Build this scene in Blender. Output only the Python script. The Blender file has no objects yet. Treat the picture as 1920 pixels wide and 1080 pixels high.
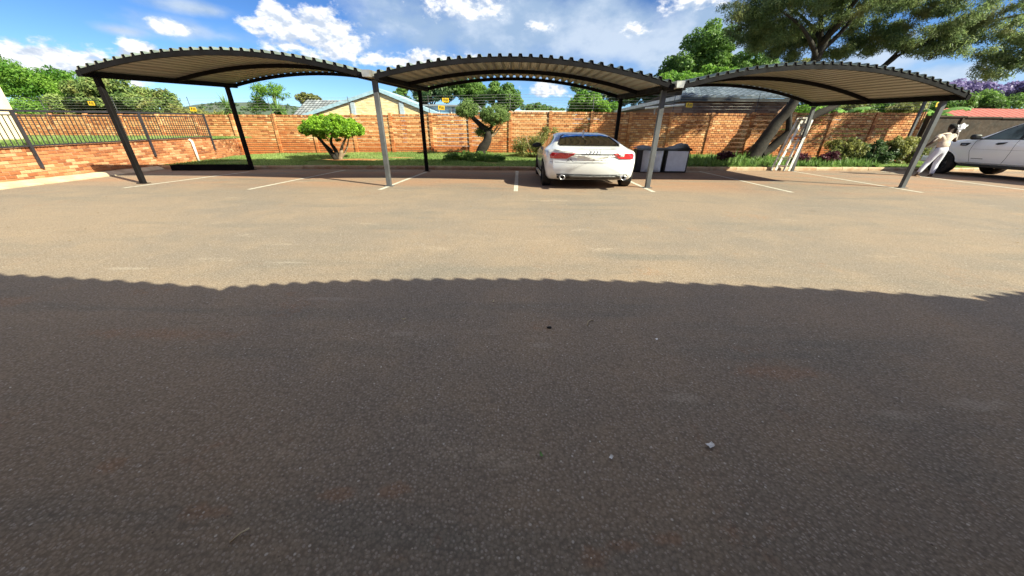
import bpy, bmesh, math, random
import numpy as np
from mathutils import Vector, Matrix, noise
from mathutils.bvhtree import BVHTree
R = math.radians
scene = bpy.context.scene
col = scene.collection
rng = random.Random(7)

# ------------------------------------------------------------------ camera
PITCH, ROLL, YAW, EYE = R(25.065), R(.642), R(-.2585), 1.37
_fw0 = Vector((math.sin(YAW), math.cos(YAW), 0)); _rt0 = Vector((math.cos(YAW), -math.sin(YAW), 0)); _up0 = Vector((0, 0, 1))
_fw = _fw0 * math.cos(PITCH) - _up0 * math.sin(PITCH); _up = _up0 * math.cos(PITCH) + _fw0 * math.sin(PITCH)
_rt = _rt0 * math.cos(ROLL) + _up * math.sin(ROLL); _up = _up * math.cos(ROLL) - _rt0 * math.sin(ROLL)
cam = bpy.data.cameras.new('camera'); cam.sensor_width = 36; cam.lens = 621.4 / 1920 * 36
cam.clip_start = .05; cam.clip_end = 5000
camo = bpy.data.objects.new('camera', cam); col.objects.link(camo)
m = Matrix((_rt, _up, -_fw)).transposed().to_4x4(); m.translation = (0, 0, EYE); camo.matrix_world = m
scene.camera = camo

# ------------------------------------------------------------------ light
SUN_EL = R(35.6); SUN_AZ = math.atan2(1.2, -.71)          # from +Y towards +X: behind the camera, to the right
S = Vector((math.sin(SUN_AZ) * math.cos(SUN_EL), math.cos(SUN_AZ) * math.cos(SUN_EL), math.sin(SUN_EL)))
sl = bpy.data.lights.new('sun', 'SUN'); sl.energy = 4.2; sl.angle = R(.5); sl.color = (1, .975, .735)
so = bpy.data.objects.new('sun', sl); col.objects.link(so); so.rotation_mode = 'QUATERNION'
so.rotation_quaternion = S.to_track_quat('Z', 'Y'); so.location = (20, -12, 20)

world = bpy.data.worlds.new('World'); scene.world = world; world.use_nodes = True
vs = scene.view_settings; vs.view_transform = 'Standard'; vs.look = 'None'; vs.gamma = 1; vs.use_curve_mapping = False
vs.exposure = 1.6
SKY_STRENGTH = .13
CLOUDS = [  # azimuth, elevation, half widths (degrees), strength, softness
    (-50.2, 5.4, 5.6, 2.0, 1.0, 0), (-56, 6.0, 3.5, 1.5, .9, 0), (-43.4, 7.1, 2.4, 1.3, .95, 0), (-26.5, 10.9, 6.0, 2.7, 1.05, 0), (-30.2, 12.2, 2.2, 1.6, .8, 0),
    (-40.1, 9.7, 2.1, .8, .85, 0), (-35.9, 9.6, 6.5, .9, .42, 1), (-44.4, 8.9, 2.2, .5, .5, 1), (-37.1, 11.8, 3.8, .6, .5, 1),
    (-8.3, 14.8, 7, 1.8, .5, 0), (-3, 12.8, 15, 4.2, .9, 1), (3.0, 13.2, 2.6, .7, .5, 0), (5.0, 12.6, 26, 5.5, .95, 1), (16.0, 12.6, 2.2, .9, .72, 0),
    (-12.7, 9.0, 9, 1.2, .7, 0), (4.6, 5.9, 3.6, 1.0, .8, 0), (24, 14.6, 4, 1.2, .45, 0), (20.4, 11.3, 14, 4, .9, 1),
    (46.8, 5.2, 5, 1.6, .7, 1), (40, 7.5, 9, 2.4, .6, 1), (0, 34, 70, 8, .6, 0), (-45, 42, 60, 14, .8, 0), (60, 32, 34, 14, .85, 0), (0, 52, 110, 10, .8, 0),
    (110, 20, 30, 9, .85, 0), (-110, 18, 34, 9, .85, 0), (170, 24, 40, 10, .85, 0), (-110, 45, 50, 12, .9, 0), (130, 48, 50, 12, .9, 0), (20, 72, 200, 15, 1.0, 0)]  # clouds above and behind the view are unseen, weighted to light the shade


def build_world():
    nt = world.node_tree; N = nt.nodes; L = nt.links; N.clear()

    def node(t, **k):
        n = N.new(t)
        for a, b in k.items(): setattr(n, a, b)
        return n

    def math_(op, a, b=None, c=None):
        n = node('ShaderNodeMath', operation=op)
        for i, v in enumerate((a, b, c)):
            if v is None: continue
            if isinstance(v, (int, float)): n.inputs[i].default_value = v
            else: L.new(v, n.inputs[i])
        return n.outputs[0]
    out = node('ShaderNodeOutputWorld'); bg = node('ShaderNodeBackground'); bg.inputs['Strength'].default_value = SKY_STRENGTH
    L.new(bg.outputs[0], out.inputs[0])
    sky = node('ShaderNodeTexSky', sky_type='NISHITA', sun_disc=False); sky.sun_elevation = SUN_EL; sky.sun_rotation = SUN_AZ
    sky.altitude = 1500; sky.air_density = 1.0; sky.dust_density = .4; sky.ozone_density = 2.0
    tc = node('ShaderNodeTexCoord'); sp = node('ShaderNodeSeparateXYZ'); L.new(tc.outputs['Generated'], sp.inputs[0])
    az = math_('MULTIPLY', math_('ARCTAN2', sp.outputs[0], sp.outputs[1]), 57.2958)
    el = math_('MULTIPLY', math_('ARCSINE', sp.outputs[2]), 57.2958)
    cb = node('ShaderNodeCombineXYZ'); L.new(az, cb.inputs[0]); L.new(math_('MULTIPLY', el, 1.7), cb.inputs[1])
    def fbm(scale, detail, rough, off):
        mp = node('ShaderNodeVectorMath', operation='ADD'); L.new(cb.outputs[0], mp.inputs[0]); mp.inputs[1].default_value = off
        n = node('ShaderNodeTexNoise'); n.inputs['Scale'].default_value = scale; n.inputs['Detail'].default_value = detail
        n.inputs['Roughness'].default_value = rough; L.new(mp.outputs[0], n.inputs['Vector']); return n.outputs['Fac']
    nz = fbm(.30, 9, .62, (3, 7, 1)); wisp = fbm(.11, 6, .56, (31, 5, 2)); fine = fbm(.9, 6, .6, (9, 2, 4))
    def blobs(kind):
        m = None
        for a, e, ra, re, w, k in CLOUDS:
            if k != kind: continue
            dx = math_('MULTIPLY', math_('SUBTRACT', az, a), 1 / ra); dy = math_('MULTIPLY', math_('SUBTRACT', el, e), 1 / re)
            r = math_('SQRT', math_('ADD', math_('MULTIPLY', dx, dx), math_('MULTIPLY', dy, dy)))
            v = math_('MULTIPLY', math_('SUBTRACT', 1.25, r), w)
            m = v if m is None else math_('MAXIMUM', m, v)
        return m
    def step(x, a, b):
        n = node('ShaderNodeMapRange', interpolation_type='SMOOTHSTEP'); L.new(x, n.inputs[0])
        n.inputs[1].default_value = a; n.inputs[2].default_value = b; return n.outputs[0]
    cum = math_('ADD', blobs(0), math_('MULTIPLY', math_('SUBTRACT', nz, .5), 2.7))
    dens = step(cum, .12, .62)
    veil = math_('ADD', blobs(1), math_('MULTIPLY', math_('SUBTRACT', wisp, .5), 2.0))
    vd = math_('MULTIPLY', step(veil, -.1, .8), .90)
    # cloud colour: bright crowns, blue grey bases, mottled by finer noise
    n0 = fbm(.30, 4, .55, (3, 7, 1)); n1 = fbm(.30, 4, .55, (3.5, 8.9, 1)); f0 = fbm(.9, 4, .55, (9, 2, 4)); f1 = fbm(.9, 4, .55, (9.25, 2.7, 4))
    relief = math_('ADD', math_('MULTIPLY', math_('SUBTRACT', n0, n1), 2.4), math_('MULTIPLY', math_('SUBTRACT', f0, f1), 1.3))
    shade = step(math_('ADD', relief, math_('MULTIPLY', math_('SUBTRACT', fine, .5), .6)), -.42, .30)
    cc = node('ShaderNodeMix', data_type='RGBA'); L.new(shade, cc.inputs[0])
    cc.inputs[6].default_value = (1.6, 1.85, 2.25, 1); cc.inputs[7].default_value = (2.95, 2.98, 3.05, 1)
    soft = fbm(.13, 3.5, .5, (51, 11, 3)); vsh = step(math_('ADD', soft, math_('MULTIPLY', math_('SUBTRACT', nz, .5), .5)), .36, .66)
    vc = node('ShaderNodeMix', data_type='RGBA'); L.new(vsh, vc.inputs[0])
    vc.inputs[6].default_value = (1.05, 1.45, 2.0, 1); vc.inputs[7].default_value = (1.75, 2.05, 2.45, 1)
    hs = node('ShaderNodeHueSaturation'); hs.inputs['Saturation'].default_value = 1.1; hs.inputs['Value'].default_value = .9; L.new(sky.outputs[0], hs.inputs['Color'])
    tint = node('ShaderNodeMix', data_type='RGBA', blend_type='MULTIPLY'); tint.inputs[0].default_value = 1; L.new(hs.outputs[0], tint.inputs[6])
    tg = node('ShaderNodeMapRange', interpolation_type='SMOOTHSTEP'); L.new(el, tg.inputs[0]); tg.inputs[1].default_value = -1; tg.inputs[2].default_value = 25
    tcol = node('ShaderNodeMix', data_type='RGBA'); L.new(tg.outputs[0], tcol.inputs[0]); tcol.inputs[6].default_value = (.30, .385, .47, 1); tcol.inputs[7].default_value = (.115, .205, .345, 1); L.new(tcol.outputs[2], tint.inputs[7])
    m1 = node('ShaderNodeMix', data_type='RGBA'); L.new(vd, m1.inputs[0]); L.new(tint.outputs[2], m1.inputs[6]); L.new(vc.outputs[2], m1.inputs[7])
    m2 = node('ShaderNodeMix', data_type='RGBA'); L.new(dens, m2.inputs[0]); L.new(m1.outputs[2], m2.inputs[6]); L.new(cc.outputs[2], m2.inputs[7])
    L.new(m2.outputs[2], bg.inputs[0])


build_world()


# ------------------------------------------------------------------ materials
class NT:
    def __init__(s, name):
        s.m = bpy.data.materials.new(name); s.m.use_nodes = True; s.t = s.m.node_tree; s.N = s.t.nodes; s.L = s.t.links; s.N.clear()
        s.out = s.N.new('ShaderNodeOutputMaterial'); s.b = s.N.new('ShaderNodeBsdfPrincipled'); s.L.new(s.b.outputs[0], s.out.inputs[0])
        s.geo = s.N.new('ShaderNodeNewGeometry'); s.pos = s.geo.outputs['Position']

    def set(s, n, i, v):
        if v is None: return
        if isinstance(v, bpy.types.NodeSocket): s.L.new(v, n.inputs[i])
        else:
            if isinstance(v, tuple) and len(v) == 3 and n.inputs[i].type == 'RGBA': v = (*v, 1)
            n.inputs[i].default_value = v

    def math(s, op, a, b=None):
        n = s.N.new('ShaderNodeMath'); n.operation = op; s.set(n, 0, a); s.set(n, 1, b); return n.outputs[0]

    def noise(s, scale, detail=4, rough=.55, vec=None, off=0):
        n = s.N.new('ShaderNodeTexNoise'); n.inputs['Scale'].default_value = scale; n.inputs['Detail'].default_value = detail; n.inputs['Roughness'].default_value = rough
        v = vec or s.pos
        if off: v = s.vec('ADD', v, (off, off * .7, off * 1.3))
        s.L.new(v, n.inputs['Vector']); return n.outputs['Fac']

    def vec(s, op, a, b):
        n = s.N.new('ShaderNodeVectorMath'); n.operation = op; s.set(n, 0, a); s.set(n, 1, b); return n.outputs[0]

    def vor(s, scale, vec=None, feature='F1'):
        n = s.N.new('ShaderNodeTexVoronoi'); n.feature = feature; n.inputs['Scale'].default_value = scale; s.L.new(vec or s.pos, n.inputs['Vector']); return n

    def step(s, x, a, b, lo=0., hi=1.):
        n = s.N.new('ShaderNodeMapRange'); n.interpolation_type = 'SMOOTHSTEP'; s.set(n, 0, x)
        for i, v in ((1, a), (2, b), (3, lo), (4, hi)): n.inputs[i].default_value = v
        return n.outputs[0]

    def mix(s, f, a, b, mode='MIX'):
        n = s.N.new('ShaderNodeMix'); n.data_type = 'RGBA'; n.blend_type = mode; s.set(n, 0, f); s.set(n, 6, a); s.set(n, 7, b); return n.outputs[2]

    def mul(s, c, f):   # colour times scalar
        n = s.N.new('ShaderNodeVectorMath'); n.operation = 'SCALE'; s.set(n, 0, c if isinstance(c, bpy.types.NodeSocket) else tuple(c)); s.set(n, 3, f); return n.outputs[0]

    def attr(s, name):
        n = s.N.new('ShaderNodeAttribute'); n.attribute_name = name; return n.outputs['Fac']

    def rand(s):
        n = s.N.new('ShaderNodeObjectInfo'); return n.outputs['Random']

    def bump(s, h, strength, dist):
        n = s.N.new('ShaderNodeBump'); n.inputs['Strength'].default_value = strength; n.inputs['Distance'].default_value = dist; s.set(n, 'Height', h); s.L.new(n.outputs[0], s.b.inputs['Normal'])

    def fin(s, c, rough=.7, metal=0., spec=.5, coat=0.):
        s.set(s.b, 'Base Color', c); s.set(s.b, 'Roughness', rough); s.b.inputs['Metallic'].default_value = metal
        s.b.inputs['Specular IOR Level'].default_value = spec; s.b.inputs['Coat Weight'].default_value = coat; s.b.inputs['Coat Roughness'].default_value = .05
        return s.m


MAT = {}


def plain(name, c, rough=.6, metal=0., var=.18, scale=4., bump=0., bscale=60., spec=.5, coat=0., c2=None, rvar=.1):
    if name in MAT: return MAT[name]
    t = NT(name)
    n = t.noise(scale, 6, .6)
    c2 = c2 or tuple(x * (1 - var) for x in c)
    cc = t.mix(t.step(n, .35, .68), tuple(min(1, x * (1 + var * .5)) for x in c), c2)
    if bump: t.bump(t.noise(bscale, 4, .6), bump, .01)
    r = t.step(t.noise(scale * 3, 3), .3, .7, max(0, rough - rvar), min(1, rough + rvar))
    MAT[name] = t.fin(cc, r, metal, spec, coat); return MAT[name]


def toned(name, ramp, rough=.8, bump=.3, bscale=60., grime=None, spec=.3, rnd=.25, splash=False):
    """colour picked per piece from the mesh attribute 'tone' (0..1) plus the object's own random value"""
    if name in MAT: return MAT[name]
    t = NT(name)
    f = t.attr('tone')
    f2 = t.math('ADD', f, t.math('MULTIPLY', t.math('SUBTRACT', t.rand(), .5), rnd))
    f2 = t.math('ADD', f2, t.math('MULTIPLY', t.math('SUBTRACT', t.noise(22, 4), .5), .5))
    cr = t.N.new('ShaderNodeValToRGB'); t.L.new(f2, cr.inputs[0]); e = cr.color_ramp.elements
    while len(e) < len(ramp): e.new(.5)
    for i, (p, c) in enumerate(ramp): e[i].position = p; e[i].color = (*c, 1)
    c = cr.outputs[0]
    if grime:
        c = t.mix(t.step(t.noise(grime[1], 6, .65), grime[2], grime[3]), c, grime[0])
    if splash:      # red soil splashed up the foot of the wall, lichen bloom near the top
        sz = t.N.new('ShaderNodeSeparateXYZ'); t.L.new(t.pos, sz.inputs[0]); z = t.math('ADD', sz.outputs[2], t.math('MULTIPLY', t.math('SUBTRACT', t.noise(1.6, 5, .65), .5), 1.1))
        c = t.mix(t.step(z, .55, 1.15, .75, 0), c, (.40, .115, .034)); c = t.mix(t.math('MULTIPLY', t.step(z, 1.9, 2.5, 0, .45), t.step(t.noise(5, 5, .7), .42, .6)), c, (.40, .27, .15))
    if bump: t.bump(t.noise(bscale, 5, .6), bump, .006)
    MAT[name] = t.fin(c, rough, 0, spec); return MAT[name]


def leafy(name, dark, light, trans=.35, rough=.55, tint=None):
    if name in MAT: return MAT[name]
    t = NT(name)
    f = t.attr('tone')
    c = t.mix(f, dark, light)
    if tint: c = t.mix(t.step(t.noise(1.1, 3), .5, .75), c, tint)
    t.fin(c, rough, 0, .35)
    tr = t.N.new('ShaderNodeBsdfTranslucent'); t.set(tr, 'Color', t.mul(c, 1.5))
    mx = t.N.new('ShaderNodeMixShader'); mx.inputs[0].default_value = trans
    t.L.new(t.b.outputs[0], mx.inputs[1]); t.L.new(tr.outputs[0], mx.inputs[2]); t.L.new(mx.outputs[0], t.out.inputs[0])
    MAT[name] = t.m; return t.m


# ------------------------------------------------------------------ mesh helpers
class MB:
    def __init__(s): s.v = []; s.f = []; s.mi = []; s.sm = []; s.tone = []; s.t = .5

    def add(s, vs, fs, mi=0, smooth=False):
        o = len(s.v); s.v += [tuple(p) for p in vs]; s.tone += [s.t] * len(vs)
        for f in fs: s.f.append(tuple(i + o for i in f)); s.mi.append(mi); s.sm.append(smooth)

    def box(s, x0, x1, y0, y1, z0, z1, mi=0, skip=''):
        vs = [(x0, y0, z0), (x1, y0, z0), (x1, y1, z0), (x0, y1, z0), (x0, y0, z1), (x1, y0, z1), (x1, y1, z1), (x0, y1, z1)]
        fs = dict(b=(3, 2, 1, 0), t=(4, 5, 6, 7), f=(0, 1, 5, 4), r=(1, 2, 6, 5), k=(2, 3, 7, 6), l=(3, 0, 4, 7))
        s.add(vs, [v for k, v in fs.items() if k not in skip], mi)

    def bbox(s, x0, x1, y0, y1, z0, z1, c=.01, mi=0):
        """box with chamfered edges"""
        bm = bmesh.new(); bmesh.ops.create_cube(bm, size=1)
        for v in bm.verts: v.co = Vector(((x0 + x1) / 2 + v.co.x * (x1 - x0), (y0 + y1) / 2 + v.co.y * (y1 - y0), (z0 + z1) / 2 + v.co.z * (z1 - z0)))
        bmesh.ops.bevel(bm, geom=bm.edges[:], offset=c, segments=1, affect='EDGES'); s.bm(bm, mi)

    def bm(s, bm, mi=0, smooth=False):
        bm.verts.index_update(); s.add([v.co for v in bm.verts], [[v.index for v in f.verts] for f in bm.faces], mi, smooth); bm.free()

    def tube(s, pts, rad, n=8, mi=0, smooth=True, cap=True):
        pts = [Vector(p) for p in pts]; rad = rad if isinstance(rad, (list, tuple)) else [rad] * len(pts)
        vs = []; prev = None
        for i, p in enumerate(pts):
            d = (pts[min(i + 1, len(pts) - 1)] - pts[max(i - 1, 0)]).normalized()
            a = Vector((1, 0, 0)) if abs(d.x) < .9 else Vector((0, 1, 0))
            if prev is not None: a = prev
            u = (a - d * a.dot(d)).normalized(); prev = u; w = d.cross(u)
            for k in range(n):
                t = 2 * math.pi * k / n; vs.append(p + (u * math.cos(t) + w * math.sin(t)) * rad[i])
        fs = [(i * n + k, i * n + (k + 1) % n, (i + 1) * n + (k + 1) % n, (i + 1) * n + k) for i in range(len(pts) - 1) for k in range(n)]
        if cap: fs += [tuple(range(n - 1, -1, -1)), tuple((len(pts) - 1) * n + k for k in range(n))]
        s.add(vs, fs, mi, smooth)

    def sweep(s, pts, w, h, up=Vector((0, 0, 1)), mi=0):
        """rectangular bar following pts (w sideways, h along up)"""
        pts = [Vector(p) for p in pts]; vs = []
        for i, p in enumerate(pts):
            d = (pts[min(i + 1, len(pts) - 1)] - pts[max(i - 1, 0)]).normalized()
            sd = d.cross(up).normalized(); u = sd.cross(d).normalized()
            vs += [p - sd * w / 2 - u * h / 2, p + sd * w / 2 - u * h / 2, p + sd * w / 2 + u * h / 2, p - sd * w / 2 + u * h / 2]
        fs = [(i * 4 + k, i * 4 + (k + 1) % 4, i * 4 + 4 + (k + 1) % 4, i * 4 + 4 + k) for i in range(len(pts) - 1) for k in range(4)]
        e = (len(pts) - 1) * 4; fs += [(3, 2, 1, 0), (e, e + 1, e + 2, e + 3)]
        s.add(vs, fs, mi)

    def prism(s, poly, axis, a, b, mi=0):
        """poly: 2-D outline; axis 'x','y','z' extruded from a to b"""
        def P(p, t): return {'x': (t, p[0], p[1]), 'y': (p[0], t, p[1]), 'z': (p[0], p[1], t)}[axis]
        n = len(poly); vs = [P(p, a) for p in poly] + [P(p, b) for p in poly]
        s.add(vs, [tuple(range(n)), tuple(range(2 * n - 1, n - 1, -1))] + [(i, i + n, (i + 1) % n + n, (i + 1) % n) for i in range(n)], mi)

    def mesh(s, name, mats, normals=True):
        me = bpy.data.meshes.new(name); me.from_pydata(s.v, [], s.f)
        for m in (mats if isinstance(mats, (list, tuple)) else [mats]): me.materials.append(m)
        me.polygons.foreach_set('material_index', s.mi); me.polygons.foreach_set('use_smooth', s.sm)
        a = me.attributes.new('tone', 'FLOAT', 'POINT'); a.data.foreach_set('value', s.tone)
        if normals:
            bm = bmesh.new(); bm.from_mesh(me); bmesh.ops.recalc_face_normals(bm, faces=bm.faces); bm.to_mesh(me); bm.free()
        me.update(); return me

    def build(s, name, mats, parent=None, loc=None, normals=True):
        return link(name, s.mesh(name, mats, normals), parent, loc)


def link(name, me, parent=None, loc=None):
    o = bpy.data.objects.new(name, me); col.objects.link(o)
    if parent is not None:
        o.parent = parent
        if loc is None: o.matrix_parent_inverse = parent.matrix_basis.inverted()   # data is in world coordinates
    if loc is not None: o.location = loc
    return o


def tag(o, label=None, cat=None, group=None, kind=None):
    for k, v in (('label', label), ('category', cat), ('group', group), ('kind', kind)):
        if v: o[k] = v
    return o


def thing(name, loc, label, cat, group=None):
    o = bpy.data.objects.new(name, None); o.empty_display_size = .2; col.objects.link(o); o.location = loc
    return tag(o, label, cat, group)


def struct(o): o['kind'] = 'structure'; return o
def stuff(o): o['kind'] = 'stuff'; return o
def lerp(a, b, t): return a + (b - a) * t
def smooth(t): t = max(0, min(1, t)); return t * t * (3 - 2 * t)
def interp(x, tab):
    if x <= tab[0][0]: return tab[0][1]
    for (a, u), (b, v) in zip(tab, tab[1:]):
        if x <= b: return u + (v - u) * (x - a) / (b - a)
    return tab[-1][1]
def catmull(x, tab):
    n = len(tab)
    if x <= tab[0][0]: return tab[0][1]
    if x >= tab[-1][0]: return tab[-1][1]
    for i in range(n - 1):
        if x <= tab[i + 1][0]: break
    x0, y0 = tab[i]; x1, y1 = tab[i + 1]; t = (x - x0) / (x1 - x0)
    m0 = (y1 - tab[max(i - 1, 0)][1]) / (x1 - tab[max(i - 1, 0)][0]) * (x1 - x0)
    m1 = (tab[min(i + 2, n - 1)][1] - y0) / (tab[min(i + 2, n - 1)][0] - x0) * (x1 - x0)
    # keep it monotone
    d = y1 - y0
    if d == 0: m0 = m1 = 0
    else:
        m0 = max(min(m0 / d, 3), 0) * d; m1 = max(min(m1 / d, 3), 0) * d
    return (2 * t**3 - 3 * t**2 + 1) * y0 + (t**3 - 2 * t**2 + t) * m0 + (-2 * t**3 + 3 * t**2) * y1 + (t**3 - t**2) * m1


def foliage(name, mat, parent, clumps, n, size, seed, aspect=.55, shell=.5, up=.35, droop=0., tone_spread=.35, loc=None):
    """leaf-sized rhombic faces spread through clumps = [(cx,cy,cz,rx,ry,rz), ...]; one mesh"""
    g = np.random.default_rng(seed); C = np.array(clumps, float); k = len(C)
    vol = (C[:, 3] * C[:, 4] * C[:, 5]) ** (2 / 3.); cnt = np.maximum(4, (n * vol / vol.sum()).astype(int)); idx = np.repeat(np.arange(k), cnt); N = len(idx)
    d = g.normal(size=(N, 3)); d /= np.linalg.norm(d, axis=1)[:, None]
    r = shell + (1 - shell) * g.random(N) ** .7
    p = C[idx, :3] + d * r[:, None] * C[idx, 3:]
    nr = d * .7 + g.normal(size=(N, 3)) * .55 + np.array([0, 0, up]); nr /= np.linalg.norm(nr, axis=1)[:, None]
    a = g.normal(size=(N, 3)); a[:, 2] -= droop * 2.5
    t = a - nr * (a * nr).sum(1)[:, None]; t /= np.linalg.norm(t, axis=1)[:, None] + 1e-9
    b = np.cross(nr, t); L = size * (.6 + .8 * g.random(N))
    h = t * (L / 2)[:, None]; w = b * (L * aspect / 2)[:, None]; bend = nr * (L * .08)[:, None]
    V = np.stack([p - h - bend, p + w, p + h - bend, p - w], 1).reshape(-1, 3)
    ct = np.clip(.5 + g.normal(size=k) * tone_spread * .6, 0, 1)
    tone = np.clip(ct[idx] + (g.random(N) - .5) * tone_spread * 1.6, 0, 1)
    return raw(name, mat, parent, V, np.arange(4 * N).reshape(-1, 4), np.repeat(tone, 4), loc)


def raw(name, mat, parent, V, F, tone, loc=None):
    me = bpy.data.meshes.new(name); me.vertices.add(len(V)); me.vertices.foreach_set('co', np.ascontiguousarray(V, np.float32).ravel())
    k = F.shape[1]; me.loops.add(F.size); me.loops.foreach_set('vertex_index', np.ascontiguousarray(F, np.int32).ravel())
    me.polygons.add(len(F)); me.polygons.foreach_set('loop_start', np.arange(0, F.size, k, dtype=np.int32)); me.polygons.foreach_set('loop_total', np.full(len(F), k, np.int32))
    at = me.attributes.new('tone', 'FLOAT', 'POINT'); at.data.foreach_set('value', np.ascontiguousarray(tone, np.float32))
    me.materials.append(mat); me.update(calc_edges=True); me.validate()
    return link(name, me, parent, loc)


def crown(c, rad, n, cr, seed, flat=.75, bias=.45, lo=-1.):
    """clump ellipsoids spread through an ellipsoid, uneven outline"""
    g = random.Random(seed); out = []
    while len(out) < n:
        d = Vector((g.gauss(0, 1), g.gauss(0, 1), g.gauss(0, 1))).normalized()
        if d.z < lo: continue
        q = g.random() ** bias * (.85 + .25 * noise.noise(d * 2.3 + Vector((seed, 0, 0))))
        s = cr * g.uniform(.6, 1.35)
        out.append((c[0] + d.x * q * rad[0], c[1] + d.y * q * rad[1], c[2] + d.z * q * rad[2], s, s, s * flat))
    return out


def trunk_mesh(mb, pts, radii, n=10, seed=0, wob=.12):
    pts = [Vector(p) for p in pts]; fine = []; rr = []
    for i in range(len(pts) - 1):
        for k in range(4):
            t = k / 4; p0 = pts[max(i - 1, 0)]; p1 = pts[i]; p2 = pts[i + 1]; p3 = pts[min(i + 2, len(pts) - 1)]
            p = .5 * ((2 * p1) + (-p0 + p2) * t + (2 * p0 - 5 * p1 + 4 * p2 - p3) * t * t + (-p0 + 3 * p1 - 3 * p2 + p3) * t**3)
            r = lerp(radii[i], radii[i + 1], t); q = noise.noise_vector(p * 2.1 + Vector((seed, 0, 0))) * r * wob * 2
            fine.append(p + q); rr.append(r * (1 + wob * noise.noise(p * 3 + Vector((0, seed, 0)))))
    fine.append(pts[-1]); rr.append(radii[-1])
    mb.tube(fine, rr, n)
# ------------------------------------------------------------------ setting materials
def asphalt_mat():
    t = NT('asphalt'); p = t.pos
    sx = t.N.new('ShaderNodeSeparateXYZ'); t.L.new(p, sx.inputs[0]); X, Y = sx.outputs[0], sx.outputs[1]
    big = t.noise(.33, 5, .6); mid = t.noise(1.7, 6, .62, off=7); streak = t.noise(1., 5, .6, vec=t.vec('MULTIPLY', p, (.35, 2.2, 1)), off=3)
    grain = t.noise(70, 3, .7); dv = t.N.new('ShaderNodeTexNoise'); dv.inputs['Scale'].default_value = 38; dv.inputs['Detail'].default_value = 3; t.L.new(p, dv.inputs['Vector']); wp = t.vec('ADD', p, t.mul(dv.outputs['Color'], .009)); v = t.vor(74, wp); v2 = t.vor(36, wp)
    base = t.mix(t.step(big, .40, .60), (.212, .172, .138), (.252, .192, .142))
    base = t.mix(t.step(mid, .42, .72, 0, .38), base, (.32, .235, .16))
    base = t.mix(t.step(streak, .5, .75, 0, .6), base, (.150, .140, .122))
    # washed in red soil lies in the bays and along the kerbs, in patches
    bay = t.math('MULTIPLY', t.step(Y, 8.2, 10.5), t.step(t.noise(.55, 6, .65, vec=t.vec('MULTIPLY', p, (.5, 1.5, 1)), off=11), .36, .62))
    base = t.mix(t.math('MULTIPLY', bay, .62), base, (.37, .19, .105))
    rust = t.math('MULTIPLY', t.step(t.noise(1.15, 5, .7, off=23), .58, .70), t.step(t.noise(14, 4, .7), .42, .62))
    base = t.mix(t.math('MULTIPLY', rust, .35), base, (.30, .125, .05))
    pale = t.math('MULTIPLY', t.step(t.noise(.9, 4, .55, vec=t.vec('MULTIPLY', p, (.8, 2.6, 1)), off=41), .62, .74), t.step(t.noise(20, 4, .7), .4, .6))
    base = t.mix(t.math('MULTIPLY', pale, .5), base, (.48, .40, .31))
    oil = t.step(t.noise(.8, 5, .6, off=57), .66, .78, 0, .35); base = t.mix(oil, base, (.10, .09, .078))
    spots = [(-1.66, 2.65, .30, .05, 0), (-.81, 2.1, .17, .045, 0), (.19, 1.97, .15, .05, 0), (.98, 1.47, .16, .05, 0), (2.1, 1.36, .2, .05, 0), (-2.56, 3.54, .3, .04, 0), (-4.2, 3.3, .3, .05, 0), (2.65, 1.45, .25, .06, 0),
             (-1.78, 1.0, .09, .06, 1), (.30, .66, .07, .05, 1), (-.72, .88, .12, .04, 1), (.43, .71, .09, .035, 1), (-.5, .90, .10, .04, 1), (.58, .73, .08, .03, 1), (-4.4, 2.5, .3, .12, 1), (-2.6, 2.05, .8, .09, 1), (1.7, 1.7, .35, .12, 1), (-1.2, .8, .12, .05, 1)]
    ew = t.math('SUBTRACT', t.noise(9, 5, .7), .5)
    for kind, colr, amt in ((0, (.42, .37, .31), .3), (1, (.33, .145, .065), .26)):
        acc = None
        for x, y, rx, ry, k in spots:
            if k != kind: continue
            dx = t.math('MULTIPLY', t.math('SUBTRACT', X, x), 1 / rx); dy = t.math('MULTIPLY', t.math('SUBTRACT', Y, y), 1 / ry)
            r = t.math('SUBTRACT', 1, t.math('SQRT', t.math('ADD', t.math('MULTIPLY', dx, dx), t.math('MULTIPLY', dy, dy)))); acc = r if acc is None else t.math('MAXIMUM', acc, r)
        base = t.mix(t.math('MULTIPLY', t.step(t.math('ADD', acc, t.math('MULTIPLY', ew, 2.4)), 0, .75), amt), base, colr)
    # aggregate: every stone its own tone, dark binder between
    sb = t.N.new('ShaderNodeSeparateXYZ'); t.L.new(v.outputs['Color'], sb.inputs[0])
    sel = t.math('MULTIPLY', t.step(sb.outputs[0], .35, 1.0), t.step(v.outputs['Distance'], .50, .26, 0, 1)); sel = t.step(v.outputs['Distance'], .28, .5, 1, 0); sel = t.math('MULTIPLY', sel, t.step(sb.outputs[0], .3, 1.0))
    st = t.math('MULTIPLY', t.math('ADD', .70, t.math('MULTIPLY', grain, .5)), t.math('ADD', .82, t.math('MULTIPLY', t.noise(26, 4, .7, off=5), .36)))
    st = t.math('MULTIPLY', st, t.step(v.outputs['Distance'], .35, .8, 1.03, .72))
    base = t.mul(base, st); base = t.mix(t.math('MULTIPLY', sel, .62), base, (.33, .285, .25))
    v3 = t.vor(58, wp); s3 = t.N.new('ShaderNodeSeparateXYZ'); t.L.new(v3.outputs['Color'], s3.inputs[0]); pit = t.math('MULTIPLY', t.step(s3.outputs[2], .5, .62), t.step(v3.outputs['Distance'], .12, .34, 1, 0)); base = t.mul(base, t.math('SUBTRACT', 1, t.math('MULTIPLY', pit, .62)))
    s2 = t.N.new('ShaderNodeSeparateXYZ'); t.L.new(v2.outputs['Color'], s2.inputs[0])
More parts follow.
